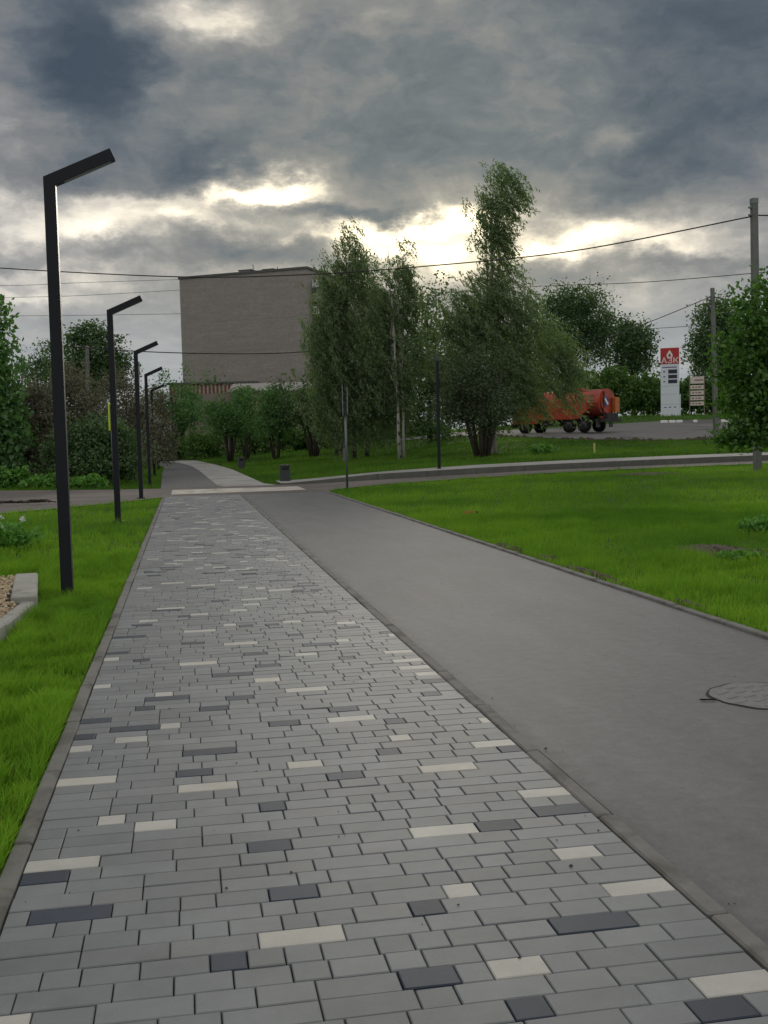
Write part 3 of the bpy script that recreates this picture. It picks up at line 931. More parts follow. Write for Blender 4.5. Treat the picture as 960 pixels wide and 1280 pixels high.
# multi-stemmed shrubs along the far path and the big bush
def shrub(px, D, top, halfw, base_py, stems, seed, label, group, lm, n=260, per=26, clear=.30, leaf=.16, name='multi_stem_shrub', wide=1.0):
    bs_ = spot(px, base_py, D)
    root = empty(name, bs_); tag(root, label, 'shrub', group)
    k = D/F
    H = pt(px, top, D).z-bs_.z; R = halfw*k*1.12
    rg = random.Random(seed)
    items = []
    for j in range(11):
        a = 2*PI*j/11+rg.uniform(-.4, .4); q = rg.uniform(.35, .95)
        zc = rg.uniform(clear+.12, .86); rr = R*rg.uniform(.20, .42)
        items.append((math.cos(a)*R*q, math.sin(a)*R*q, H*zc, rr, rr, H*rg.uniform(.10, .2)))
    for j in range(9):
        items.append((rg.gauss(0, R*.6), rg.gauss(0, R*.4), H*rg.uniform(.70, .96), R*rg.uniform(.08, .2), R*.16, H*rg.uniform(.10, .2)))
    items.append((0, 0, H*.58, R*.6, R*.6, H*.2)); items.append((0, 0, H*(clear+.16), R*.8, R*.8, H*.14))
    V, Fc, C = crown_blobs(items, n, per, R*.16, leaf, seed)
    for j in range(stems):
        a = 2*PI*j/stems+rg.uniform(-.3, .3); q = rg.uniform(.3, .85)*wide
        e = Vector((math.cos(a)*R*.55*q, math.sin(a)*R*.55*q, H*rg.uniform(.6, .85)))
        s = Vector((math.cos(a)*R*.14*q, math.sin(a)*R*.14*q, -.1))
        m_ = s.lerp(e, .5)+Vector((math.cos(a), math.sin(a), 0))*R*.05
        r0 = H*rg.uniform(.010, .016)
        MB().tube([s, s.lerp(m_, .5)+Vector((rg.gauss(0, .03), rg.gauss(0, .03), 0)), m_, e], [r0*1.1, r0, r0*.8, r0*.3], 6).build('stem', M['bark'], root)
    link('crown', np_mesh('crown', V, Fc), lm, root)
    return root


GS = 'multi stemmed shrubs lining the far path'
shrub(224, 100, 466, 30, 573, 7, 41, 'multi stemmed shrub at the bend, left of the red striped parapet', GS, LM['shrub'], 300, leaf=.2)
shrub(287, 84, 482, 29, 577, 6, 42, 'multi stemmed shrub in front of the red striped parapet', GS, LM['shrub'], 280, leaf=.18)
shrub(309, 88, 486, 20, 577, 4, 43, 'narrow shrub standing directly behind the farther litter bin', GS, LM['shrub'], 180, leaf=.18)
shrub(345, 82, 480, 30, 577, 7, 44, 'multi stemmed shrub behind the nearer litter bin under the pale shed roof', GS, LM['shrub'], 290, leaf=.18)
shrub(392, 80, 464, 36, 576, 7, 45, 'dark multi stemmed shrub at the left foot of the bushy birch', GS, LM['dark'], 330, leaf=.18)
shrub(424, 78, 478, 24, 574, 5, 46, 'shadowed shrub right beneath the bushy birch, behind the thin grey post', GS, LM['dark'], 220, leaf=.18)
shrub(603, 60, 436, 50, 579, 14, 47, 'big many stemmed bush in front of the tallest birch', None, leaf_mat('bush_leaves', (0.047, 0.081, 0.038), (0.101, 0.142, 0.068), .3), 520, 26, .22, .14, 'many_stemmed_bush', 1.3)

# right maple in front of the concrete pole
D = 33; bs_ = spot(985, 575, D)
tree('young_maple', bs_, 5.6, blobs_px(bs_, D, [(975, 430, 62, 56), (960, 385, 34, 30), (930, 440, 30, 44), (925, 400, 18, 24), (945, 490, 46, 44), (985, 500, 70, 46), (935, 530, 30, 22), (908, 470, 12, 26), (912, 505, 14, 20), (905, 435, 10, 14), (938, 368, 16, 18), (958, 352, 14, 14), (915, 548, 20, 10), (965, 545, 50, 16), (1020, 420, 60, 70)]), 430, 34, .26, .165, 51, LM['maple'], M['bark'], .09,
     'bright green young maple at the right edge in front of the pole', 'tree', None, .8, 16)
# left maple
D = 47; bs_ = spot(-22, 612, D)
tree('leafy_maple', bs_, 8, blobs_px(bs_, D, [(-26, 440, 36, 50), (-10, 396, 18, 24), (-2, 470, 24, 40), (4, 530, 26, 40), (-26, 540, 48, 50), (8, 578, 24, 18), (-46, 480, 60, 90)]), 520, 26, .34, .25, 52, LM['shrub'], M['bark'], .14,
     'leafy green maple leaning in at the left edge', 'tree', None, .8, 16)
# big trees behind the bushes on the left
D = 92
bs_ = spot(118, 570, D)
tree('round_tree', bs_, 12, blobs_px(bs_, D, [(117, 442, 34, 34), (130, 470, 30, 30), (100, 470, 30, 30), (110, 420, 20, 14), (140, 450, 16, 20)]), 300, 46, .55, .24, 53, LM['dark'], M['bark'], .25,
     'round dark tree rising behind the brown bushes and the pole stub', 'tree', None, .7, 14)
D = 98; bs_ = spot(58, 570, D)
tree('sparse_tree', bs_, 11, blobs_px(bs_, D, [(60, 450, 26, 26), (45, 470, 24, 24), (70, 435, 14, 14), (55, 480, 34, 24)]), 130, 34, .5, .22, 54, LM['dark'], M['bark'], .22,
     'sparse pale tree between the left maple and the round dark tree', 'tree', None, .7, 14)
# faded lilac bushes
GB = 'brown faded lilac bushes on the left'
for i, (x, D, top, hw, lab) in enumerate([(40, 50, 478, 40, 'brownish lilac bush beside the left maple'), (88, 52, 452, 46, 'tallest brownish lilac bush, left of the second lamp'),
                                          (150, 56, 462, 46, 'brownish lilac bush behind the second and third lamps'), (196, 72, 486, 26, 'small olive brown bush behind the two farthest lamps'),
                                          (120, 47, 520, 60, 'low dark bush at the foot of the lilacs beside the side road')]):
    bs_ = spot(x, 606, D); k = D/F
    H = pt(x, top, D).z-bs_.z; R = hw*k
    lm = LM['dark'] if i == 4 else LM['brown']
    items = [(0, 0, H*.6, R*.8, R*.7, H*.36), (-R*.5, 0, H*.42, R*.6, R*.6, H*.38), (R*.5, 0, H*.42, R*.6, R*.6, H*.38), (0, -R*.4, H*.3, R*.8, R*.5, H*.28), (R*.2, 0, H*.8, R*.4, R*.4, H*.18)]
    root = empty('lilac_bush', bs_); tag(root, lab, 'bush', GB)
    V, Fc, C = crown_blobs(items, 620 if i < 3 else 420, 30, R*.14, .12 if i < 4 else .16, 60+i)
    rg = random.Random(i)
    for j in range(6):
        a = 2*PI*j/6; e = Vector((math.cos(a)*R*.5, math.sin(a)*R*.5, H*.7))
        MB().tube([(math.cos(a)*.15, math.sin(a)*.15, -.1), e*.5+Vector((0, 0, .1)), e], [.04, .03, .012], 5).build('stem', M['bark'], root)
    link('foliage', np_mesh('foliage', V, Fc), lm, root)
# weeds along the foot of the bushes
for i, (x, D, hw, top, lab) in enumerate([(12, 45.5, 30, 586, 'broad leaved weed clump at the far left roadside'), (62, 45, 24, 594, 'broad leaved weed clump beneath the nearest lamp bushes'), (108, 44, 22, 596, 'low weed clump between the nearest lamp and the crossing sign')]):
    bs_ = spot(x, 611, D); k = D/F; H = pt(x, top, D).z-bs_.z; R = hw*k
    root = empty('weed_clump', bs_); tag(root, lab, 'weeds', 'weed clumps at the roadside')
    V, Fc, C = crown_blobs([(0, 0, H*.45, R, .5, H*.45), (R*.4, 0, H*.6, R*.4, .4, H*.4)], 90, 20, .12, .2, 70+i)
    link('foliage', np_mesh('foliage', V, Fc), LM['plant'], root)
    for j in range(5):
        xx = (j-2)*R*.35
        MB().tube([(xx, 0, -.05), (xx+.04, 0, H*.5), (xx-.02, 0, H*.9)], [.012, .009, .004], 4).build('stem', M['bark'], root)

for i, (x, D, hw, top, lab) in enumerate([(206, 99, 24, 530, 'low green bush at the bend beyond the two farthest lamps'), (256, 97, 26, 528, 'low green bush against the pinkish house wall, between the first two shrubs'), (318, 98, 26, 530, 'low green bush behind the narrow shrub'),
                                            (368, 97, 24, 528, 'low green bush before the beige shed wall'), (412, 97, 28, 526, 'low green bush behind the shadowed shrub'), (470, 96, 30, 528, 'low green bush behind the white birch trunks'), (530, 96, 30, 526, 'low green bush left of the many stemmed bush')]):
    bs_ = spot(x, 565, D); k = D/F
    H = max(1.2, pt(x, top, D).z-bs_.z); R = hw*k
    root = empty('low_bush', bs_); tag(root, lab, 'bush', 'low green bushes beyond the shrubs')
    V, Fc, C = crown_blobs([(0, 0, H*.45, R, R*.7, H*.45), (R*.5, 0, H*.35, R*.7, R*.6, H*.36), (-R*.5, 0, H*.4, R*.7, R*.6, H*.36)], 170, 24, R*.15, .22, 160+i)
    link('foliage', np_mesh('foliage', V, Fc), LM['hedge'], root)
    MB().tube([(0, 0, -.1), (.1, 0, H*.3), (0, .1, H*.6)], [.08, .06, .03], 6).build('stem', M['bark'], root)

# distant trees
far = [(716, 132, [(715, 410, 46, 40), (700, 390, 26, 26), (740, 392, 28, 26), (720, 375, 34, 14), (735, 430, 34, 30), (690, 440, 30, 40), (755, 415, 16, 24)], 'broad dark tree behind the orange tank truck', 560),
       (793, 128, [(793, 432, 20, 24), (785, 415, 12, 14), (803, 425, 14, 18), (795, 455, 22, 14), (778, 440, 10, 12)], 'small dark tree between the broad tree and the red topped pylon', 240),
       (893, 122, [(890, 420, 24, 36), (880, 440, 20, 30), (900, 395, 18, 20), (895, 455, 30, 26), (912, 410, 16, 30)], 'dark tree behind the shorter concrete pole', 380),
       (960, 126, [(950, 450, 50, 50), (975, 430, 50, 50)], 'dark tree mostly hidden by the young maple', 240),
       (660, 138, [(660, 450, 40, 46), (640, 470, 40, 40)], 'dark tree behind the tallest birch', 300)]
for i, (x, D, it, lab, n) in enumerate(far):
    bs_ = spot(x, 530, D)
    tree('distant_tree', bs_, pt(x, it[0][1]-it[0][3], D).z-bs_.z, blobs_px(bs_, D, it), int(n*.55), 62, .85, .30, 80+i, LM['dark'], M['bark'], .3, lab, 'tree', 'distant dark trees by the filling station', .85, 16)
# hedge bushes behind the truck and round the pylon
hb = [(668, 116, 30, 478), (706, 116, 28, 474), (738, 118, 26, 462), (768, 118, 24, 458), (796, 120, 24, 466), (822, 122, 20, 470), (864, 122, 20, 470), (892, 120, 20, 474), (918, 118, 22, 470)]
hl = ['green bush half hidden behind the truck cab', 'green bush above the front of the orange tank', 'tallest green bush, above the rear of the orange tank', 'green bush just right of the orange tank',
      'green bush midway between the truck and the pylon', 'green bush touching the left side of the pylon', 'green bush behind the plank notice board', 'green bush behind the shorter concrete pole', 'green bush behind the left side of the young maple']
for i, (x, D, hw, top) in enumerate(hb):
    bs_ = spot(x, 525, D); k = D/F
    H = max(2., pt(x, top, D).z-bs_.z); R = hw*k
    root = empty('green_bush', bs_); tag(root, hl[i], 'bush', 'green bushes round the filling station')
    V, Fc, C = crown_blobs([(0, 0, H*.5, R, R*.8, H*.46), (R*.4, 0, H*.6, R*.6, R*.6, H*.36), (-R*.5, 0, H*.45, R*.6, R*.6, H*.4)], 230, 24, R*.16, .34, 95+i)
    link('foliage', np_mesh('foliage', V, Fc), LM['hedge'], root)
    MB().tube([(0, 0, -.1), (.1, 0, H*.3), (0, .1, H*.6)], [.09, .07, .03], 6).build('stem', M['bark'], root)

# ---------------------------------------------------------------- concrete poles and wires
def conc_pole(px0, py0, px1, py1, D, w0, w1, label):
    a = spot(px0, py0, D); t = pt(px1, py1, D)
    root = empty('concrete_pole', a); tag(root, label, 'utility pole', 'concrete utility poles')
    top = t-a
    b = MB(); s0, s1 = w0/2, w1/2
    b.add([(-s0, -s0, -.3), (s0, -s0, -.3), (s0, s0, -.3), (-s0, s0, -.3)]+[(top.x+q*s1, top.y+r*s1, top.z) for q, r in ((-1, -1), (1, -1), (1, 1), (-1, 1))],
          [(0, 3, 2, 1), (4, 5, 6, 7), (0, 1, 5, 4), (1, 2, 6, 5), (2, 3, 7, 6), (3, 0, 4, 7)])
    b.build('shaft', M['pole_conc'], root)
    return root, a, top


p1, a1, t1 = conc_pole(947, 583, 942.5, 250, 37.5, .22, .19, 'tall concrete pole rising above the young maple')
MB().box(-.105, -.105, -.12, .105, .105, .05, Matrix.Translation(t1)).build('cap', M['steel'], p1)
for dz in (.25, .5):
    MB().tube([t1+Vector((-.2, 0, -dz)), t1+Vector((.14, 0, -dz))], .035, 6).build('bracket', M['steel'], p1)
p2, a2, t2 = conc_pole(895.5, 556, 890.5, 360, 66, .26, .19, 'shorter concrete pole beside the plank notice board')
for dz in (2.2, 3.9, 5.2):
    MB().box(-.13, -.13, -.03, .13, .13, .03, Matrix.Translation(t2*(1-dz/t2.z))).build('band', M['steel'], p2)
MB().tube([t2+Vector((-.1, 0, -.75)), t2+Vector((-.35, 0, -.7)), t2+Vector((-.38, 0, -.5))], .03, 6).build('bracket', M['steel'], p2)
MB().cbox(.1, -.12, -.3, .32, .12, .3, .04, Matrix.Translation(t2*(1-3./t2.z))).build('meter_box', M['conc'], p2)
p3, a3, t3 = conc_pole(110, 600, 109, 434, 66, .24, .2, 'concrete pole stub sticking out above the brown bushes')
MB().box(-.11, -.11, .0, .11, .11, .05, Matrix.Translation(t3)).build('cap', M['conc'], p3)
p5, a5, t5 = conc_pole(173.5, 600, 173.5, 453, 75, .13, .11, 'thin dark pole right behind the third lamp')
MB().box(-.06, -.06, .0, .06, .06, .05, Matrix.Translation(t5)).build('cap', M['conc'], p5)


def wire(pts, r, label):
    P = [pt(*q) for q in pts]
    # smooth the run
    n = 14; out = []
    for i in range(len(P)-1):
        for k in range(n):
            t = k/n
            a = P[max(i-1, 0)]; b_ = P[i]; c = P[i+1]; d = P[min(i+2, len(P)-1)]
            out.append(.5*((2*b_)+(c-a)*t+(2*a-5*b_+4*c-d)*t*t+(3*b_-a-3*c+d)*t**3))
    out.append(P[-1])
    o = MB().tube(out, r, 5).build('power_cable', M['wire'])
    tag(o, label, 'cable', 'overhead cables')


wire([(-160, 322, 50), (0, 335, 48), (226, 346, 45.5), (385, 343, 43.5), (540, 332, 41.8), (720, 313, 39.7), (942, 270, 37.5)], .024, 'thick overhead cable sweeping across the whole sky to the tall concrete pole')
wire([(942, 269, 37.5), (1010, 269, 37), (1150, 262, 36)], .024, 'thick overhead cable leaving the tall concrete pole towards the right edge')
wire([(-120, 352, 150), (0, 357, 150), (110, 353, 150), (300, 347, 150)], .028, 'uppermost of the thin cables at left, under the thick one')
wire([(-120, 375, 150), (0, 372, 150), (110, 369, 150), (300, 358, 150)], .028, 'middle thin cable at left, level with the second lamp arm')
wire([(-120, 396, 150), (0, 395, 150), (110, 394, 150), (300, 391, 150)], .028, 'lowest thin cable left of the brick block')
wire([(60, 430, 62), (150, 438, 64), (270, 442, 66), (375, 440, 69), (470, 428, 72)], .03, 'cable passing low in front of the brick block')
wire([(560, 480, 150), (640, 462, 130), (720, 436, 105), (805, 405, 85), (888, 371, 66)], .035, 'cable dropping left from the shorter concrete pole')
wire([(892, 371, 66), (925, 378, 62), (1000, 388, 55)], .03, 'cable running from the shorter concrete pole behind the young maple')
wire([(560, 366, 120), (670, 358, 110), (800, 353, 95), (960, 340, 80), (1080, 330, 70)], .03, 'thin high cable above the distant trees at right')
wire([(740, 412, 160), (805, 411, 150), (870, 407, 140), (960, 398, 130)], .035, 'lowest thin cable over the red topped pylon')

# ---------------------------------------------------------------- brick block of flats
BD = 120
cl = pt(226, 400, BD*1.045); cr2 = pt(385, 400, BD)
ax = Vector((cr2.x-cl.x, cr2.y-cl.y, 0)); WB = ax.length; ax.normalize(); ay = Vector((-ax.y, ax.x, 0))
zb = 0.0
HB = pt(385, 333, BD).z-zb
bld = empty('apartment_block', (cl.x, cl.y, zb), math.atan2(ax.y, ax.x)); tag(bld, 'tall grey brick apartment block showing its blank end wall', 'building')


def brick_mat(name, col):
    m = bpy.data.materials.new(name); m.use_nodes = True
    b = NB(m.node_tree); bs = m.node_tree.nodes['Principled BSDF']
    tc = b.n('ShaderNodeTexCoord').outputs['Object']
    xyz = b.sep(tc)
    v = b.comb(b.m('ADD', xyz[0], xyz[1]), xyz[2], 0.0)
    br = b.n('ShaderNodeTexBrick'); b.put(br.inputs['Vector'], v)
    br.inputs['Scale'].default_value = 1.0; br.inputs['Brick Width'].default_value = .26; br.inputs['Row Height'].default_value = .1
    br.inputs['Mortar Size'].default_value = .011
    br.inputs['Color1'].default_value = (*[c*.88 for c in col], 1); br.inputs['Color2'].default_value = (*[c*1.1 for c in col], 1)
    br.inputs['Mortar'].default_value = (*[c*.72 for c in col], 1)
    f = b.noise(b.v('MULTIPLY', tc, (.35, .35, 2.2)), 1.0, 6, .65)
    c = b.v('SCALE', br.outputs[0], scale=b.mapr(f, .3, .7, .86, 1.1))
    st = b.mapr(b.noise(tc, .22, 4, .6), .45, .7, 0, .35, True)
    c = b.mix(st, c, tuple(q*.75 for q in col))
    b.put(bs.inputs['Base Color'], c); bs.inputs['Roughness'].default_value = .9
    return m


M['brick'] = brick_mat('silicate_brick', (.305, .280, .268))
M['roof'] = mat('roof_felt', (.10, .10, .10), .9, .2)
M['glass'] = mat('window_glass', (.05, .06, .07), .08, .1, 3, 0, 50, .8)
M['pvc'] = mat('white_window_frame', (.62, .64, .66), .5, .05)
DL = 30.
top_l = pt(226, 343, BD*1.045).z-zb
MB().box(0, 0, 0, WB, DL, HB-.25).build('wall', M['brick'], bld)
b = MB().box(-.12, -.12, HB-.249, WB+.12, DL, HB); b.build('roof_slab', M['roof'], bld)
for k in range(1, 5):
    MB().box(-.004, -.012, k*HB/6.0+1.6, WB+.004, 0.02, k*HB/6.0+1.66).build('wall_joint', M['brick'], bld)
for x0, w_, h_ in ((6.0, 1.5, .62), (9.0, 1.3, .5)):
    o = MB().box(x0, 3, HB+.002, x0+w_, 4.4, HB+h_).build('roof_vent', M['conc'], bld)
    MB().box(x0-.08, 2.92, HB+h_+.001, x0+w_+.08, 4.48, HB+h_+.12).build('vent_cap', M['roof'], o)
MB().tube([(7.7, 3.2, HB), (7.7, 3.2, HB+1.25)], .06, 6).build('roof_pipe', M['steel'], bld)
MB().tube([(11.3, 2.0, HB), (11.3, 2.0, HB+.6)], .05, 6).build('roof_pipe', M['steel'], bld)
FH = 2.9
for fl_i in range(5):
    z0 = HB-1.0-FH*(fl_i+1)+.9
    for c_i in range(6):
        y0 = 1.2+c_i*3.4
        if c_i == 0:
            o = MB().box(WB+.001, y0, z0-.7, WB+.95, y0+3.0, z0+.25).build('balcony', M['conc'], bld)
            g = MB().box(WB+.05, y0+.05, z0+.251, WB+.9, y0+2.95, z0+1.75).build('glazing', M['glass'], o)
            for q in range(5):
                MB().box(WB+.9, y0+.03+q*.72, z0+.251, WB+.94, y0+.09+q*.72, z0+1.75).build('glazing_bar', M['pvc'], o)
            MB().box(WB+.051, y0-.002, z0+.9, WB+.93, y0+.04, z0+1.74).build('side_glazing', M['pvc'], o)
        else:
            o = MB().box(WB-.05, y0, z0, WB+.03, y0+1.5, z0+1.45).build('window', M['pvc'], bld)
            MB().box(WB+.0305, y0+.08, z0+.08, WB+.034, y0+.71, z0+1.37).build('pane', M['glass'], o)
            MB().box(WB+.0305, y0+.79, z0+.08, WB+.034, y0+1.42, z0+1.37).build('pane', M['glass'], o)

# low house with red and white striped parapet, and the shed beside it
M['plaster'] = mat('pinkish_plaster', (.25, .215, .20), .9, .12, 2)
M['red'] = mat('red_sheet', (.20, .035, .03), .6, .12, 3)
M['pale'] = mat('pale_sheet', (.42, .38, .36), .6, .1, 3)
M['beige'] = mat('beige_plaster', (.34, .30, .22), .9, .12, 2)
M['slate'] = mat('slate_roof', (.30, .30, .29), .8, .12, 3)
HDp = 110
q0, q1 = pt(212, 500, HDp), pt(320, 500, HDp)
ax = Vector((q1.x-q0.x, q1.y-q0.y, 0)); WL = ax.length
zt = pt(265, 479, HDp).z
hs_ = empty('low_house', (q0.x, q0.y, 0), math.atan2(ax.y, ax.x)); tag(hs_, 'low pinkish house with a red and white striped parapet under the apartment block', 'building')
MB().box(0, 0, -.2, WL, 7, zt-1.02).build('wall', M['plaster'], hs_)
MB().box(-.2, -.25, zt-.06, WL+.2, 7.2, zt+.12).build('roof', M['roof'], hs_)
MB().box(0.01, .01, zt-1.019, WL-.01, 6.9, zt-.061).build('parapet', M['pale'], hs_)
n = 22
for i in range(n):
    w_ = WL/n
    MB().box(i*w_+.02, -.05, zt-1.0, i*w_+w_*.52, .008, zt-.065).build('red_slat', M['red'], hs_)
for (x, h_) in ((258, 474), (267, 468)):
    q = pt(x, h_, HDp); s = (Vector((q.x, q.y, 0))-Vector((q0.x, q0.y, 0))).dot(ax.normalized())
    MB().tube([(s, 1, zt+.1), (s, 1, q.z)], .11 if x > 260 else .08, 6).build('stove_pipe', M['roof'], hs_)
HDs = 106
q0, q1 = pt(292, 500, HDs), pt(420, 500, HDs)
ax = Vector((q1.x-q0.x, q1.y-q0.y, 0)); WL = ax.length
zt = pt(345, 478, HDs).z; ze = pt(345, 489, HDs).z
sh = empty('shed', (q0.x, q0.y, 0), math.atan2(ax.y, ax.x)); tag(sh, 'beige walled shed with a pale pitched roof behind the shrubs', 'building')
MB().box(0, 0, -.2, WL, 6, ze).build('wall', M['beige'], sh)
b = MB().prism([(-.5, ze+.001), (3, zt), (6.5, ze+.001), (6.5, ze+.12), (3, zt+.13), (-.5, ze+.12)], 'x', -.4, WL+.4); b.build('roof', M['slate'], sh)

# ---------------------------------------------------------------- filling station pylon
M['sred'] = mat('red_panel', (.42, .020, .022), .4, .06)
M['swhite'] = mat('white_panel', (.66, .72, .80), .4, .05)
M['navy'] = mat('dark_display', (.008, .010, .03), .25, .05)
M['purple'] = mat('violet_print', (.16, .13, .28), .6, .05)
M['seam'] = mat('panel_seam', (.30, .33, .38), .6, .05)


def facing(o): o.rotation_euler.z = -YAW-math.radians(14)


k = 112/F
py = empty('fuel_price_pylon', spot(838.5, 520, 112, -.05)); facing(py); tag(py, 'tall white fuel price pylon with a red top panel lettered АЗК', 'sign')
Z = lambda v: (520-v)*k
X = lambda v: (v-838.5)*k
MB().cbox(X(826.5), -.1, 0, X(849), .45, Z(455.5), .03).build('body', M['swhite'], py)
MB().cbox(X(826.5), -.11, Z(455.4), X(849), .46, Z(435.5), .03).build('red_panel', M['sred'], py)
for v0, v1 in ((462.3, 467.2), (468.8, 473.2), (474.8, 479.2)):
    MB().box(X(835.7), -.125, Z(v1), X(846.4), -.1005, Z(v0)).build('price_display', M['navy'], py)
    MB().box(X(829.8), -.106, Z(v1-1.4), X(832.2), -.1005, Z(v0+1.4)).build('fuel_grade', M['purple'], py)
MB().box(X(828.8), -.106, Z(460.2), X(846), -.1005, Z(458.7)).build('caption', M['purple'], py)
for v in (482.5, 492.5, 505):
    MB().box(X(826.6), -.103, Z(v+.35), X(848.9), -.1004, Z(v)).build('panel_seam', M['seam'], py)
for x0 in (830.5, 836, 842):
    MB().box(X(x0), -.105, Z(509.5), X(x0+3), -.1004, Z(508.2)).build('small_print', M['purple'], py)
b = MB().cbox(X(849.05), 0, 0, X(850.6), .35, Z(493), .02); b.build('side_cabinet', M['swhite'], py)
# drop emblem: white drop with a red heart
def drop(cx, cz, r, n=20):
    P = []
    for i in range(n+1):
        a = math.radians(-40)+math.radians(260)*i/n*1.0
        P.append((cx+r*math.cos(a-PI*.0), cz+r*math.sin(a+PI)*-1*-1)) if False else None
    P = [(cx, cz+1.9*r)]
    for i in range(n+1):
        a = math.radians(150)+math.radians(240)*i/n
        P.append((cx+r*math.cos(a), cz+r*math.sin(a)))
    return P
b = MB().prism(drop(X(837.5), Z(445.0), .30), 'y', -.128, -.111); b.build('drop_emblem', M['white'], py)
b = MB().prism(drop(X(837.5), Z(445.2), .13), 'y', -.14, -.129); b.build('drop_centre', M['sred'], py)


def text_mesh(name, s, size, mat_, parent, loc, bold=.0, xs_=1.0):
    cu = bpy.data.curves.new(name, 'FONT'); cu.body = s; cu.size = size; cu.extrude = .008; cu.offset = bold
    cu.align_x = 'CENTER'; cu.resolution_u = 3
    t = bpy.data.objects.new('tmp_text', cu); COL.objects.link(t)
    dg = bpy.context.evaluated_depsgraph_get()
    me = bpy.data.meshes.new_from_object(t.evaluated_get(dg))
    bpy.data.objects.remove(t)
    me.materials.clear()
    o = link(name, me, mat_, parent, loc); o.rotation_euler = (PI/2, 0, 0); o.scale.x = xs_
    return o


text_mesh('letters', 'АЗК', .80, M['white'], py, (X(837.8), -.118, Z(454.4)), .004, 1.1)

# plank notice board
kb = 112/F
nb = empty('notice_board', spot(872, 520, 112, -.05)); facing(nb); tag(nb, 'beige notice board of five stacked planks on two posts', 'sign')
M['plank'] = mat('beige_plank', (.62, .56, .52), .8, .1, 5)
M['post'] = mat('brown_post', (.22, .17, .15), .8, .1, 5)
X2 = lambda v: (v-872.5)*kb
Z2 = lambda v: (519-v)*kb
for i, (v0, v1) in enumerate(((470.5, 479), (481, 486), (487.8, 493), (494.6, 499.6), (501.4, 506.2))):
    o = MB().cbox(X2(864), -.04, Z2(v1), X2(880), 0, Z2(v0), .01).build('plank', M['plank'], nb)
    for x0, x1 in (((869, 879),) if i == 0 else ((866, 868.5), (870, 872), (873, 877))):
        MB().box(X2(x0), -.046, Z2((v0+v1)/2+.8), X2(x1), -.0405, Z2((v0+v1)/2-.8)).build('faded_print', M['post'], o)
for x0 in (863, 880.6):
    MB().box(X2(x0-.5), .001, -.3, X2(x0+.7), .1, Z2(470)).build('post', M['post'], nb)
# white painted kerb stones by the pylon
GK = 'white painted stones by the pylon'
for i, (x, w_, lab) in enumerate(((830, 9, 'white painted stone at the left foot of the pylon'), (840, 8, 'white painted stone right in front of the pylon'), (849, 8, 'white painted stone at the right foot of the pylon'), (869, 5, 'small white stone below the plank notice board'), (906, 9, 'white painted stone right of the shorter concrete pole'))):
    q = spot(x, 524, 104)
    kk = 104/F
    o = MB().cbox(-w_*kk/2, -.12, -.1, w_*kk/2, .12, .26, .05).build('painted_stone', M['white'], None, q); tag(o, lab, 'kerb stone', GK)
    o.rotation_euler.z = -YAW

# ---------------------------------------------------------------- orange tank truck
M['torange'] = mat('orange_red_paint', (.38, .048, .022), .42, .10, 2.5, 0, 50, .5, var2=(1.2, (.22, .04, .02), .5, .7))
M['tamber'] = mat('orange_panel', (.45, .13, .03), .5, .1, 4)
M['tyre'] = mat('tyre_rubber', (.010, .010, .010), .9, .2, 8)
M['rim'] = mat('wheel_rim', (.06, .06, .064), .6, .2, 8)
M['frame'] = mat('dark_chassis', (.02, .02, .02), .7, .2, 6)
em = bpy.data.materials.new('amber_beacon_lit'); em.use_nodes = True
e_ = em.node_tree.nodes['Principled BSDF']; e_.inputs['Base Color'].default_value = (.9, .4, .05, 1)
e_.inputs['Emission Color'].default_value = (1, .62, .12, 1); e_.inputs['Emission Strength'].default_value = 5
TD = 84
tb = spot(711, 541, TD)
hd = (-Rv*math.cos(math.radians(43))+Fh*math.sin(math.radians(43)))
tr = empty('tank_truck', tb, math.atan2(hd.y, hd.x)); tag(tr, 'orange tank truck with amber beacon, partly hidden by the birch', 'truck')
# local: x forward, y left (we see its left side... the side towards the camera), z up
MB().box(-3.5, -.45, .75, 4.3, .45, 1.0).build('chassis', M['frame'], tr)
def ell(cx, cz, ry, rz, n=24): return [(cx+ry*math.cos(2*PI*i/n), cz+rz*math.sin(2*PI*i/n)) for i in range(n)]
b = MB().prism(ell(0, 2.18, 1.18, 1.0), 'x', -3.35, 1.9)
tank = b.build('tank', M['torange'], tr)
for x0 in (-3.38, -1.5, .3, 1.86):
    MB().prism(ell(0, 2.18, 1.205, 1.025), 'x', x0, x0+.08).build('tank_band', M['torange'], tank)
MB().cbox(-1.5, -.5, 3.13, -.2, .5, 3.32, .05).build('hatch', M['torange'], tr)
MB().prism(ell(0, 2.18, .96, .80), 'x', -3.47, -3.385).build('rear_cap', M['torange'], tr)
b = MB().prism([(1.9, 1.0), (1.9, 2.3), (-2.2, 2.3), (-2.6, 1.75), (-1.6, 1.0)], 'y', 1.19, 1.26); b.build('side_panel', M['torange'], tr)
b = MB().prism([(1.9, 1.0), (1.9, 2.3), (-2.2, 2.3), (-2.6, 1.75), (-1.6, 1.0)], 'y', -1.26, -1.19); b.build('side_panel', M['torange'], tr)
MB().cbox(-3.8, -1.12, 1.45, -3.48, -.5, 2.55, .04).build('spreader_hopper', M['tamber'], tr)
b = MB().prism(ell(.35, 2.25, .34, .34), 'x', -3.53, -3.475); s_ = b.build('round_marker', M['blue'], tr)
b = MB().box(-.3, -.05, -.05, .3, .05, .05)
Q = Matrix.Translation((-3.545, .35, 2.25)) @ Matrix.Rotation(math.radians(45), 4, 'X')
MB().box(-.01, -.32, -.09, .01, .32, .09, Q).build('marker_stripe', M['white'], s_)
MB().box(-3.9, -1.1, .72, -3.48, 1.1, .95).build('rear_bumper', M['frame'], tr)
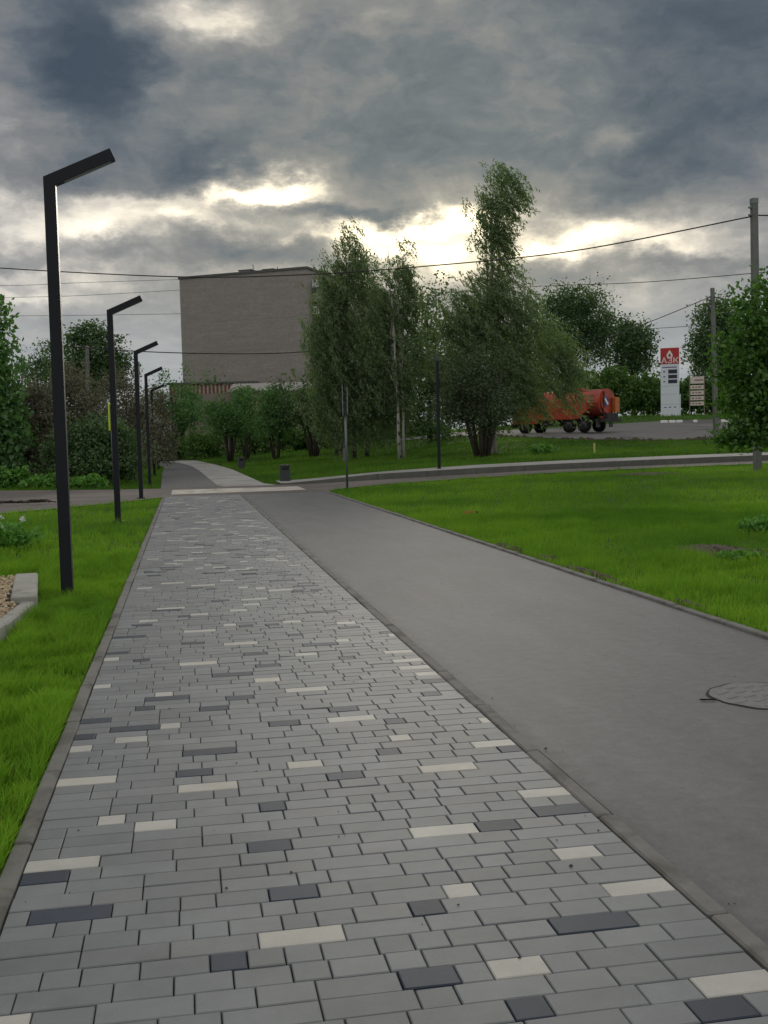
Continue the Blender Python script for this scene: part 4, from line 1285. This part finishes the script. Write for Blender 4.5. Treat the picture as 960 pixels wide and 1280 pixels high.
MB().box(-3.9, -.7, .96, -3.5, .8, 1.38).build('spreader_drive', M['frame'], tr)
for y0 in (-1.0, .8):
    MB().box(-3.56, y0, 1.0, -3.5, y0+.22, 1.14).build('tail_light', M['sred'], tr)
    MB().box(-3.2, y0-.1, .35, -3.16, y0+.4, .95).build('mudflap', M['rim'], tr)
cab = MB().prism([(2.05, .75), (4.35, .75), (4.4, 1.6), (4.25, 1.75), (4.0, 2.85), (3.8, 2.95), (2.05, 2.95)], 'y', -1.2, 1.2).build('cab', M['torange'], tr)
for s in (-1, 1):
    yy = 1.2*s
    o = MB().box(2.45, min(yy, yy+.02*s), .95, 3.6, max(yy, yy+.02*s), 2.75).build('door', M['torange'], tr)
    y1 = yy+.021*s; y2 = yy+.026*s
    MB().box(2.55, min(y1, y2), 1.85, 3.5, max(y1, y2), 2.65).build('window', M['glass'], o)
MB().add([(4.27, -1.05, 1.82), (4.27, 1.05, 1.82), (4.04, 1.0, 2.8), (4.04, -1.0, 2.8)], [(0, 1, 2, 3)]).build('windscreen', M['glass'], tr)
MB().box(4.36, -1.2, .5, 4.55, 1.2, .85).build('front_bumper', M['frame'], tr)
MB().tube([(3.0, .6, 2.95), (3.0, .6, 3.12)], .12, 10).build('beacon', em, tr)
MB().tube([(3.0, .6, 2.951), (3.0, .6, 2.98)], .16, 10).build('beacon_base', M['frame'], tr)


def wheel(x, y, parent):
    root = link('wheel', MB().tube([(0, -.14, 0), (0, -.15, 0), (0, .15, 0), (0, .14, 0)], [.44, .52, .52, .44], 20).mesh('tyre'), M['tyre'], parent, (x, y, .52))
    for s in (-1, 1):
        MB().tube([(0, .13*s, 0), (0, .162*s, 0), (0, .10*s+.062*s, 0)], [.30, .29, .12], 14).build('rim', M['rim'], root)
        MB().tube([(0, .15*s, 0), (0, .20*s, 0)], [.11, .10], 10).build('hub', M['frame'], root)
    return root


for y0 in (-1.22, .86):
    for x0 in (-.75, -2.05, 3.3):
        b = MB(); pr = []
        for i in range(9):
            a = math.radians(20+140*i/8); pr.append((x0+.66*math.cos(a), .52+.62*math.sin(a)))
        for i in range(8, -1, -1):
            a = math.radians(20+140*i/8); pr.append((x0+.61*math.cos(a), .52+.57*math.sin(a)))
        vs = [(u, y0, v) for u, v in pr]+[(u, y0+.36, v) for u, v in pr]; m_ = 18
        b.add(vs, [(i, (i+1) % m_, (i+1) % m_+m_, i+m_) for i in range(m_)]+[(i, i+1, 16-i, 17-i) for i in range(8)]+[(17-i+m_, 16-i+m_, i+1+m_, i+m_) for i in range(8)])
        b.build('mudguard', M['frame'], tr)
MB().tube([(-3.0, .5, 3.05), (-1.0, .62, 3.06), (1.5, .5, 3.05)], .035, 6).build('handrail', M['frame'], tr)
MB().tube([(-3.5, .9, 1.3), (-3.62, .8, 2.0), (-3.5, .55, 2.9), (-3.1, .3, 3.22)], .05, 6).build('filling_hose', M['frame'], tr)
for i in range(5): MB().box(-3.0, 1.15, 1.15+i*.38, -2.6, 1.2, 1.18+i*.38).build('ladder_rung', M['frame'], tr)
w0_ = wheel(3.3, 1.02, tr)
for (x, y) in ((3.3, -1.02), (-.75, 1.02), (-.75, -1.02), (-2.05, 1.02), (-2.05, -1.02)):
    c = copy_tree(w0_, tr); c.location = (x, y, .52)
for s in (-1, 1):
    MB().box(.55, .55*s if s > 0 else -1.1, .55, 1.75, 1.1 if s > 0 else -.55, 1.0).build('fuel_tank', M['frame'], tr)

# ---------------------------------------------------------------- small things on the grass
q = spot(588, 641, 22.6)
st = empty('wooden_stub_rail', (q.x, q.y, q.z-.03), .1); tag(st, 'small orange brown wooden stub poking from the right lawn', 'wooden stub')
M['owood'] = mat('orange_wood', (.40, .17, .04), .8, .2, 20)
MB().box(-.14, -.02, .10, .12, .03, .14).build('top_rail', M['owood'], st)
MB().box(-.13, -.015, 0, -.09, .02, .099).build('leg', M['owood'], st)
MB().box(-.02, -.015, 0, .02, .02, .099).build('leg', M['owood'], st)
MB().box(.121, -.018, .095, .16, .028, .125).build('burnt_tip', M['gap'], st)
q = spot(743, 567, 56)
sk = empty('marker_stake', q); tag(sk, 'thin pale yellow stake standing in the grass below the truck', 'stake')
M['stake'] = mat('yellow_stake', (.50, .48, .20), .7, .1)
MB().box(-.04, -.04, -.1, .04, .04, .50).build('shaft', M['stake'], sk)
MB().prism([(-.04, .501), (.04, .501), (0, .56)], 'y', -.04, .04).build('tip', M['stake'], sk)
# bare soil patches: low irregular mounds in the lawn
def soil_patch(x, y, rx, ry, seed, name='soil_patch'):
    rg = random.Random(seed); n = 22
    b = MB(); vs = [(0, 0, .035)]
    for ring_, zz in ((.55, .03), (1.0, -.03)):
        for i in range(n):
            a = 2*PI*i/n; j = ring_*(1+rg.uniform(-.28, .28))
            vs.append((math.cos(a)*rx*j, math.sin(a)*ry*j, zz+rg.uniform(-.012, .012)))
    fs = [(0, 1+i, 1+(i+1) % n) for i in range(n)]+[(1+i, 1+n+i, 1+n+(i+1) % n, 1+(i+1) % n) for i in range(n)]
    b.add(vs, fs, True)
    o = b.build(name, M['soil'], None, (x, y, tz(x, y)-.01)); tag(o, kind='structure'); return (x, y-ry*.1, rx*.95, ry*1.05)


bare = [soil_patch(7.2, 14.0, .55, 1.0, 1), soil_patch(7.95, 13.3, .25, .6, 2), soil_patch(4.66, 12.2, .10, 1.0, 3), soil_patch(4.66, 15.6, .09, .7, 4), soil_patch(4.64, 9.6, .06, .5, 5), soil_patch(15.5, 35.2, 1.2, .8, 6), soil_patch(4.72, 14.0, .14, .3, 7)]
for i, (px, pyy, D, lab) in enumerate(((925, 690, 13.9, 'green weed clump on the bare soil patch in the right lawn'), (955, 652, 17.5, 'weed clump at the right edge of the lawn'), (680, 556, 60, 'dull weed heap on the bank below the truck'), (8, 686, 17.6, 'flowering weed clump at the left edge of the lawn'))):
    q = spot(px, pyy, D)
    root = empty('weed_plant', q); tag(root, lab, 'weeds', 'weed plants in the lawn')
    R = (.26, .4, .8, .42)[i]; H = (.10, .22, .5, .4)[i]
    V, Fc, C = crown_blobs([(0, 0, H*.45, R, R, H*.5)], (60, 70, 50, 60)[i], 14, H*.25, (.06, .08, .16, .09)[i], 130+i)
    link('foliage', np_mesh('foliage', V, Fc), LM['plant'], root)
    for j in range(4):
        a = j*1.7
        MB().tube([(0, 0, -.03), (math.cos(a)*R*.3, math.sin(a)*R*.3, H*.5), (math.cos(a)*R*.5, math.sin(a)*R*.5, H*.9)], [.008, .006, .003], 4).build('stem', LM['plant'], root)
    if i in (1, 3):
        for j in range(5 if i == 3 else 1):
            a = j*1.4+.5; e = Vector((math.cos(a)*R*.7, math.sin(a)*R*.5, H*rnd.uniform(.9, 1.5)))
            fl0 = MB().tube([(e.x*.4, e.y*.4, 0), (e.x*.8, e.y*.8, e.z*.6), e], [.006, .005, .004], 4).build('flower_stalk', LM['plant'], root)
            V, Fc = leaf_cards(np.array(e)+RNG.normal(0, .018, (40, 3)), np.full(40, .03), np.full(40, .02))
            link('flower_head', np_mesh('flower_head', V, Fc), M['white'], fl0)
V = []; Fc = []
for i in range(170):
    j = i % 2; bx, by, rx, ry = bare[j]
    a = rnd.uniform(0, 2*PI); q = math.sqrt(rnd.random())*.85; r = rnd.uniform(.015, .06)
    c = Vector((bx+math.cos(a)*q*rx, by+math.sin(a)*q*ry, 0)); c.z = tz(c.x, c.y)-.015+.03*(1-q); n0 = len(V)
    for k in range(5):
        b_ = 2*PI*k/5; V.append(c+Vector((math.cos(b_)*r*rnd.uniform(.6, 1.4), math.sin(b_)*r*rnd.uniform(.6, 1.2), 0)))
    V.append(c+Vector((0, 0, r*rnd.uniform(.4, .9))))
    Fc += [(n0+k, n0+(k+1) % 5, n0+5) for k in range(5)]
tag(link('soil_clods', np_mesh('soil_clods', V, Fc), M['soil']), kind='stuff')
# broken branch lying on the side road
q = Vector((-4.9, 32.9, 0))
br = empty('fallen_branch', (q.x, q.y, .02), .3); tag(br, 'dark broken branch lying on the side road at the left edge', 'branch')
rg = random.Random(9)
MB().tube([(-1.6, 0, .03), (-.6, .15, .10), (.3, -.05, .06), (1.2, .1, .03)], [.06, .05, .035, .012], 6).build('main_limb', M['bark'], br)
for j in range(12):
    x = rg.uniform(-1.4, .9); a = rg.uniform(-1.1, 1.1); L = rg.uniform(.4, .9)
    MB().tube([(x, .05, .06), (x+math.cos(a)*L*.5, math.sin(a)*L*.5, .12), (x+math.cos(a)*L, math.sin(a)*L, .03)], [.022, .014, .005], 4).build('twig', M['bark'], br)
# lumps of turned soil along the near edge of the station road
V = []; Fc = []
for i in range(90):
    t = rnd.uniform(20, 36); y = ap_lo(t)-rnd.uniform(.1, .9); r = rnd.uniform(.15, .42)
    c = Vector((t, y, tz(t, y)-.02)); n0 = len(V)
    for j in range(6):
        a = 2*PI*j/6; V.append(c+Vector((math.cos(a)*r*rnd.uniform(.7, 1.3), math.sin(a)*r*.6, 0)))
    V.append(c+Vector((0, 0, r*.55)))
    Fc += [(n0+j, n0+(j+1) % 6, n0+6) for j in range(6)]
tag(link('soil_lumps', np_mesh('soil_lumps', V, Fc), M['soil']), kind='stuff')

# ---------------------------------------------------------------- grass
def grass_mat(name, c0, c1, c2):
    m = bpy.data.materials.new(name); m.use_nodes = True
    nt = m.node_tree; b = NB(nt); nt.nodes.clear()
    geo = b.n('ShaderNodeNewGeometry'); pos = geo.outputs['Position']; r = geo.outputs['Random Per Island']
    f = b.noise(pos, .55, 4, .6); f2 = b.noise(pos, .16, 3, .5)
    k = b.m('MULTIPLY_ADD', b.m('SUBTRACT', f, .5), 1.5, b.m('MULTIPLY_ADD', r, .5, .25), clamp=True)
    c = b.mix(k, c0, c1)
    c = b.mix(b.mapr(f2, .45, .62, 0, .75, True), c, c2)
    dry = b.mapr(r, .965, .97, 0, .7)
    c = b.mix(dry, c, (.30, .26, .10))
    di = b.n('ShaderNodeBsdfDiffuse'); b.put(di.inputs[0], c)
    tr_ = b.n('ShaderNodeBsdfTranslucent'); b.put(tr_.inputs[0], b.v('MULTIPLY', c, (1.1, 1.15, .6)))
    m1 = b.n('ShaderNodeMixShader'); m1.inputs[0].default_value = .45
    nt.links.new(di.outputs[0], m1.inputs[1]); nt.links.new(tr_.outputs[0], m1.inputs[2])
    o = b.n('ShaderNodeOutputMaterial'); nt.links.new(m1.outputs[0], o.inputs[0])
    return m


M['grass'] = grass_mat('lawn_grass', (.125, .285, .034), (.290, .510, .058), (.092, .230, .034))
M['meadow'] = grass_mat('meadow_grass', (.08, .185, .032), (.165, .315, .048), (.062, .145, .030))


def nz(X, Y, f, seed):
    rg = np.random.default_rng(seed); o = np.zeros(len(X))
    for k in range(7):
        a = rg.uniform(0, 2*PI); w = f*rg.uniform(.5, 2.2)
        o += np.sin((X*np.cos(a)+Y*np.sin(a))*w+rg.uniform(0, 6.3))
    return o/7**.5


def blades(name, X, Y, h, wd, seed, seg2=True, gm='grass'):
    rg = np.random.default_rng(seed); n = len(X)
    Z = terr(X, Y)-.04
    a = rg.uniform(0, 2*PI, n); ca, sa = np.cos(a), np.sin(a)
    h = h*(.45+.8*rg.random(n))*np.clip(1+.36*nz(X, Y, 9, 1)+.26*nz(X, Y, 2.2, 2), .35, 2.1); wd = wd*(.7+.6*rg.random(n))
    le = h*rg.uniform(.1, .75, n); b_ = rg.uniform(0, 2*PI, n); lx, ly = np.cos(b_)*le+.1*h, np.sin(b_)*le
    B = np.stack([X, Y, Z], 1); S = np.stack([ca*wd/2, sa*wd/2, np.zeros(n)], 1)
    T = B+np.stack([lx, ly, h], 1)
    if seg2:
        Mi = B+np.stack([lx*.3, ly*.3, h*.6], 1)
        V = np.stack([B-S, B+S, Mi+S*.8, Mi-S*.8, T], 1).reshape(-1, 3)
        i0 = np.arange(n)*5
        Fc = np.concatenate([np.stack([i0, i0+1, i0+2], 1), np.stack([i0, i0+2, i0+3], 1), np.stack([i0+3, i0+2, i0+4], 1)])
    else:
        V = np.stack([B-S, B+S, T], 1).reshape(-1, 3); Fc = np.arange(3*n).reshape(n, 3)
    o = link(name, np_mesh(name, V, Fc), M[gm]); tag(o, kind='stuff')
    return o


def ok(X, Y):
    m = np.ones(len(X), bool)
    ne = np.interp(X, [-60, -30, -10, -4.65, -3.6, -2, -.9, -.75, 4.5, 4.9, 5.6, 7, 12, 22, 60, 140], [2, 15, 24.2, 28.9, 30.2, 32.4, 34.6, 35.2, 35.25, 36.3, 37.1, 38.2, 39.2, 39.4, 39, 39])
    fe = np.interp(X, [-60, -30, -7.2, -2.8, -1.0, 3.4, 140], [70, 57, 45.0, 42.5, 42.0, 42.0, 45.65])
    m &= ~((Y > ne-.03) & (Y < np.maximum(fe, np.where(X > 3.5, 45.5, 0))+.05))
    m &= ~((X > -.765) & (X < 4.51) & (Y < 36))
    l = np.interp(Y, [42, 66, 80, 95, 112, 122], [-.95, -1.35, -1.5, -2.6, -8, -20]); r = np.interp(Y, [42, 43.4, 66, 80, 95, 112, 122], [3.4, 3.05, 2.75, 2.2, .9, -2.5, -12])
    m &= ~((Y > 41.8) & (Y < 122) & (X > l-.05) & (X < r+.05))
    al = np.interp(X, [17, 21, 26, 30, 60, 140], [91, 84, 71, 66.5, 66, 66]); ah = np.interp(X, [17, 21, 26, 40, 140], [92, 94, 96, 99, 102])
    m &= ~((X > 17) & (Y > al-.2) & (Y < ah+.1))
    # flower bed
    m &= ~((Y > 6.9) & (Y < 13.85) & (X < np.interp(Y, [6.9, 9.9, 11.3, 11.5, 13.7], [-1.74, -1.57, -1.51, -1.53, -1.79])))
    for (bx, by, rx, ry) in bare:
        inside = ((X-bx)/rx)**2+((Y-by)/ry)**2
        m &= ~((inside < 1) & (np.random.default_rng(3).random(len(X)) < .97-.35*inside))
    return m


def scatter(n, x0, x1, y0, y1, seed, d0, pw):
    """random points, thinned with distance from the viewpoint's end of the path"""
    rg = np.random.default_rng(seed)
    X = rg.uniform(x0, x1, n); Y = rg.uniform(y0, y1, n)
    d = np.hypot(X, Y)
    keep = rg.random(n) < np.minimum(1, (d0/d)**pw)
    X, Y = X[keep], Y[keep]
    q = ok(X, Y)
    return X[q], Y[q]


X, Y = scatter(330000, -4.2, -.76, 3.6, 17, 1, 6.5, 1.0)
blades('grass', X, Y, .115, .0066, 2)
X, Y = scatter(150000, -14, -.76, 15, 35, 3, 16, 1.2)
blades('grass', X, Y, .11, .0115, 4)
X, Y = scatter(330000, 4.5, 14, 6.5, 22, 5, 9, 1.0)
blades('grass', X, Y, .105, .0075, 6)
X, Y = scatter(260000, 4.5, 34, 18, 39.5, 7, 22, 1.0)
blades('grass', X, Y, .11, .016, 8, False)
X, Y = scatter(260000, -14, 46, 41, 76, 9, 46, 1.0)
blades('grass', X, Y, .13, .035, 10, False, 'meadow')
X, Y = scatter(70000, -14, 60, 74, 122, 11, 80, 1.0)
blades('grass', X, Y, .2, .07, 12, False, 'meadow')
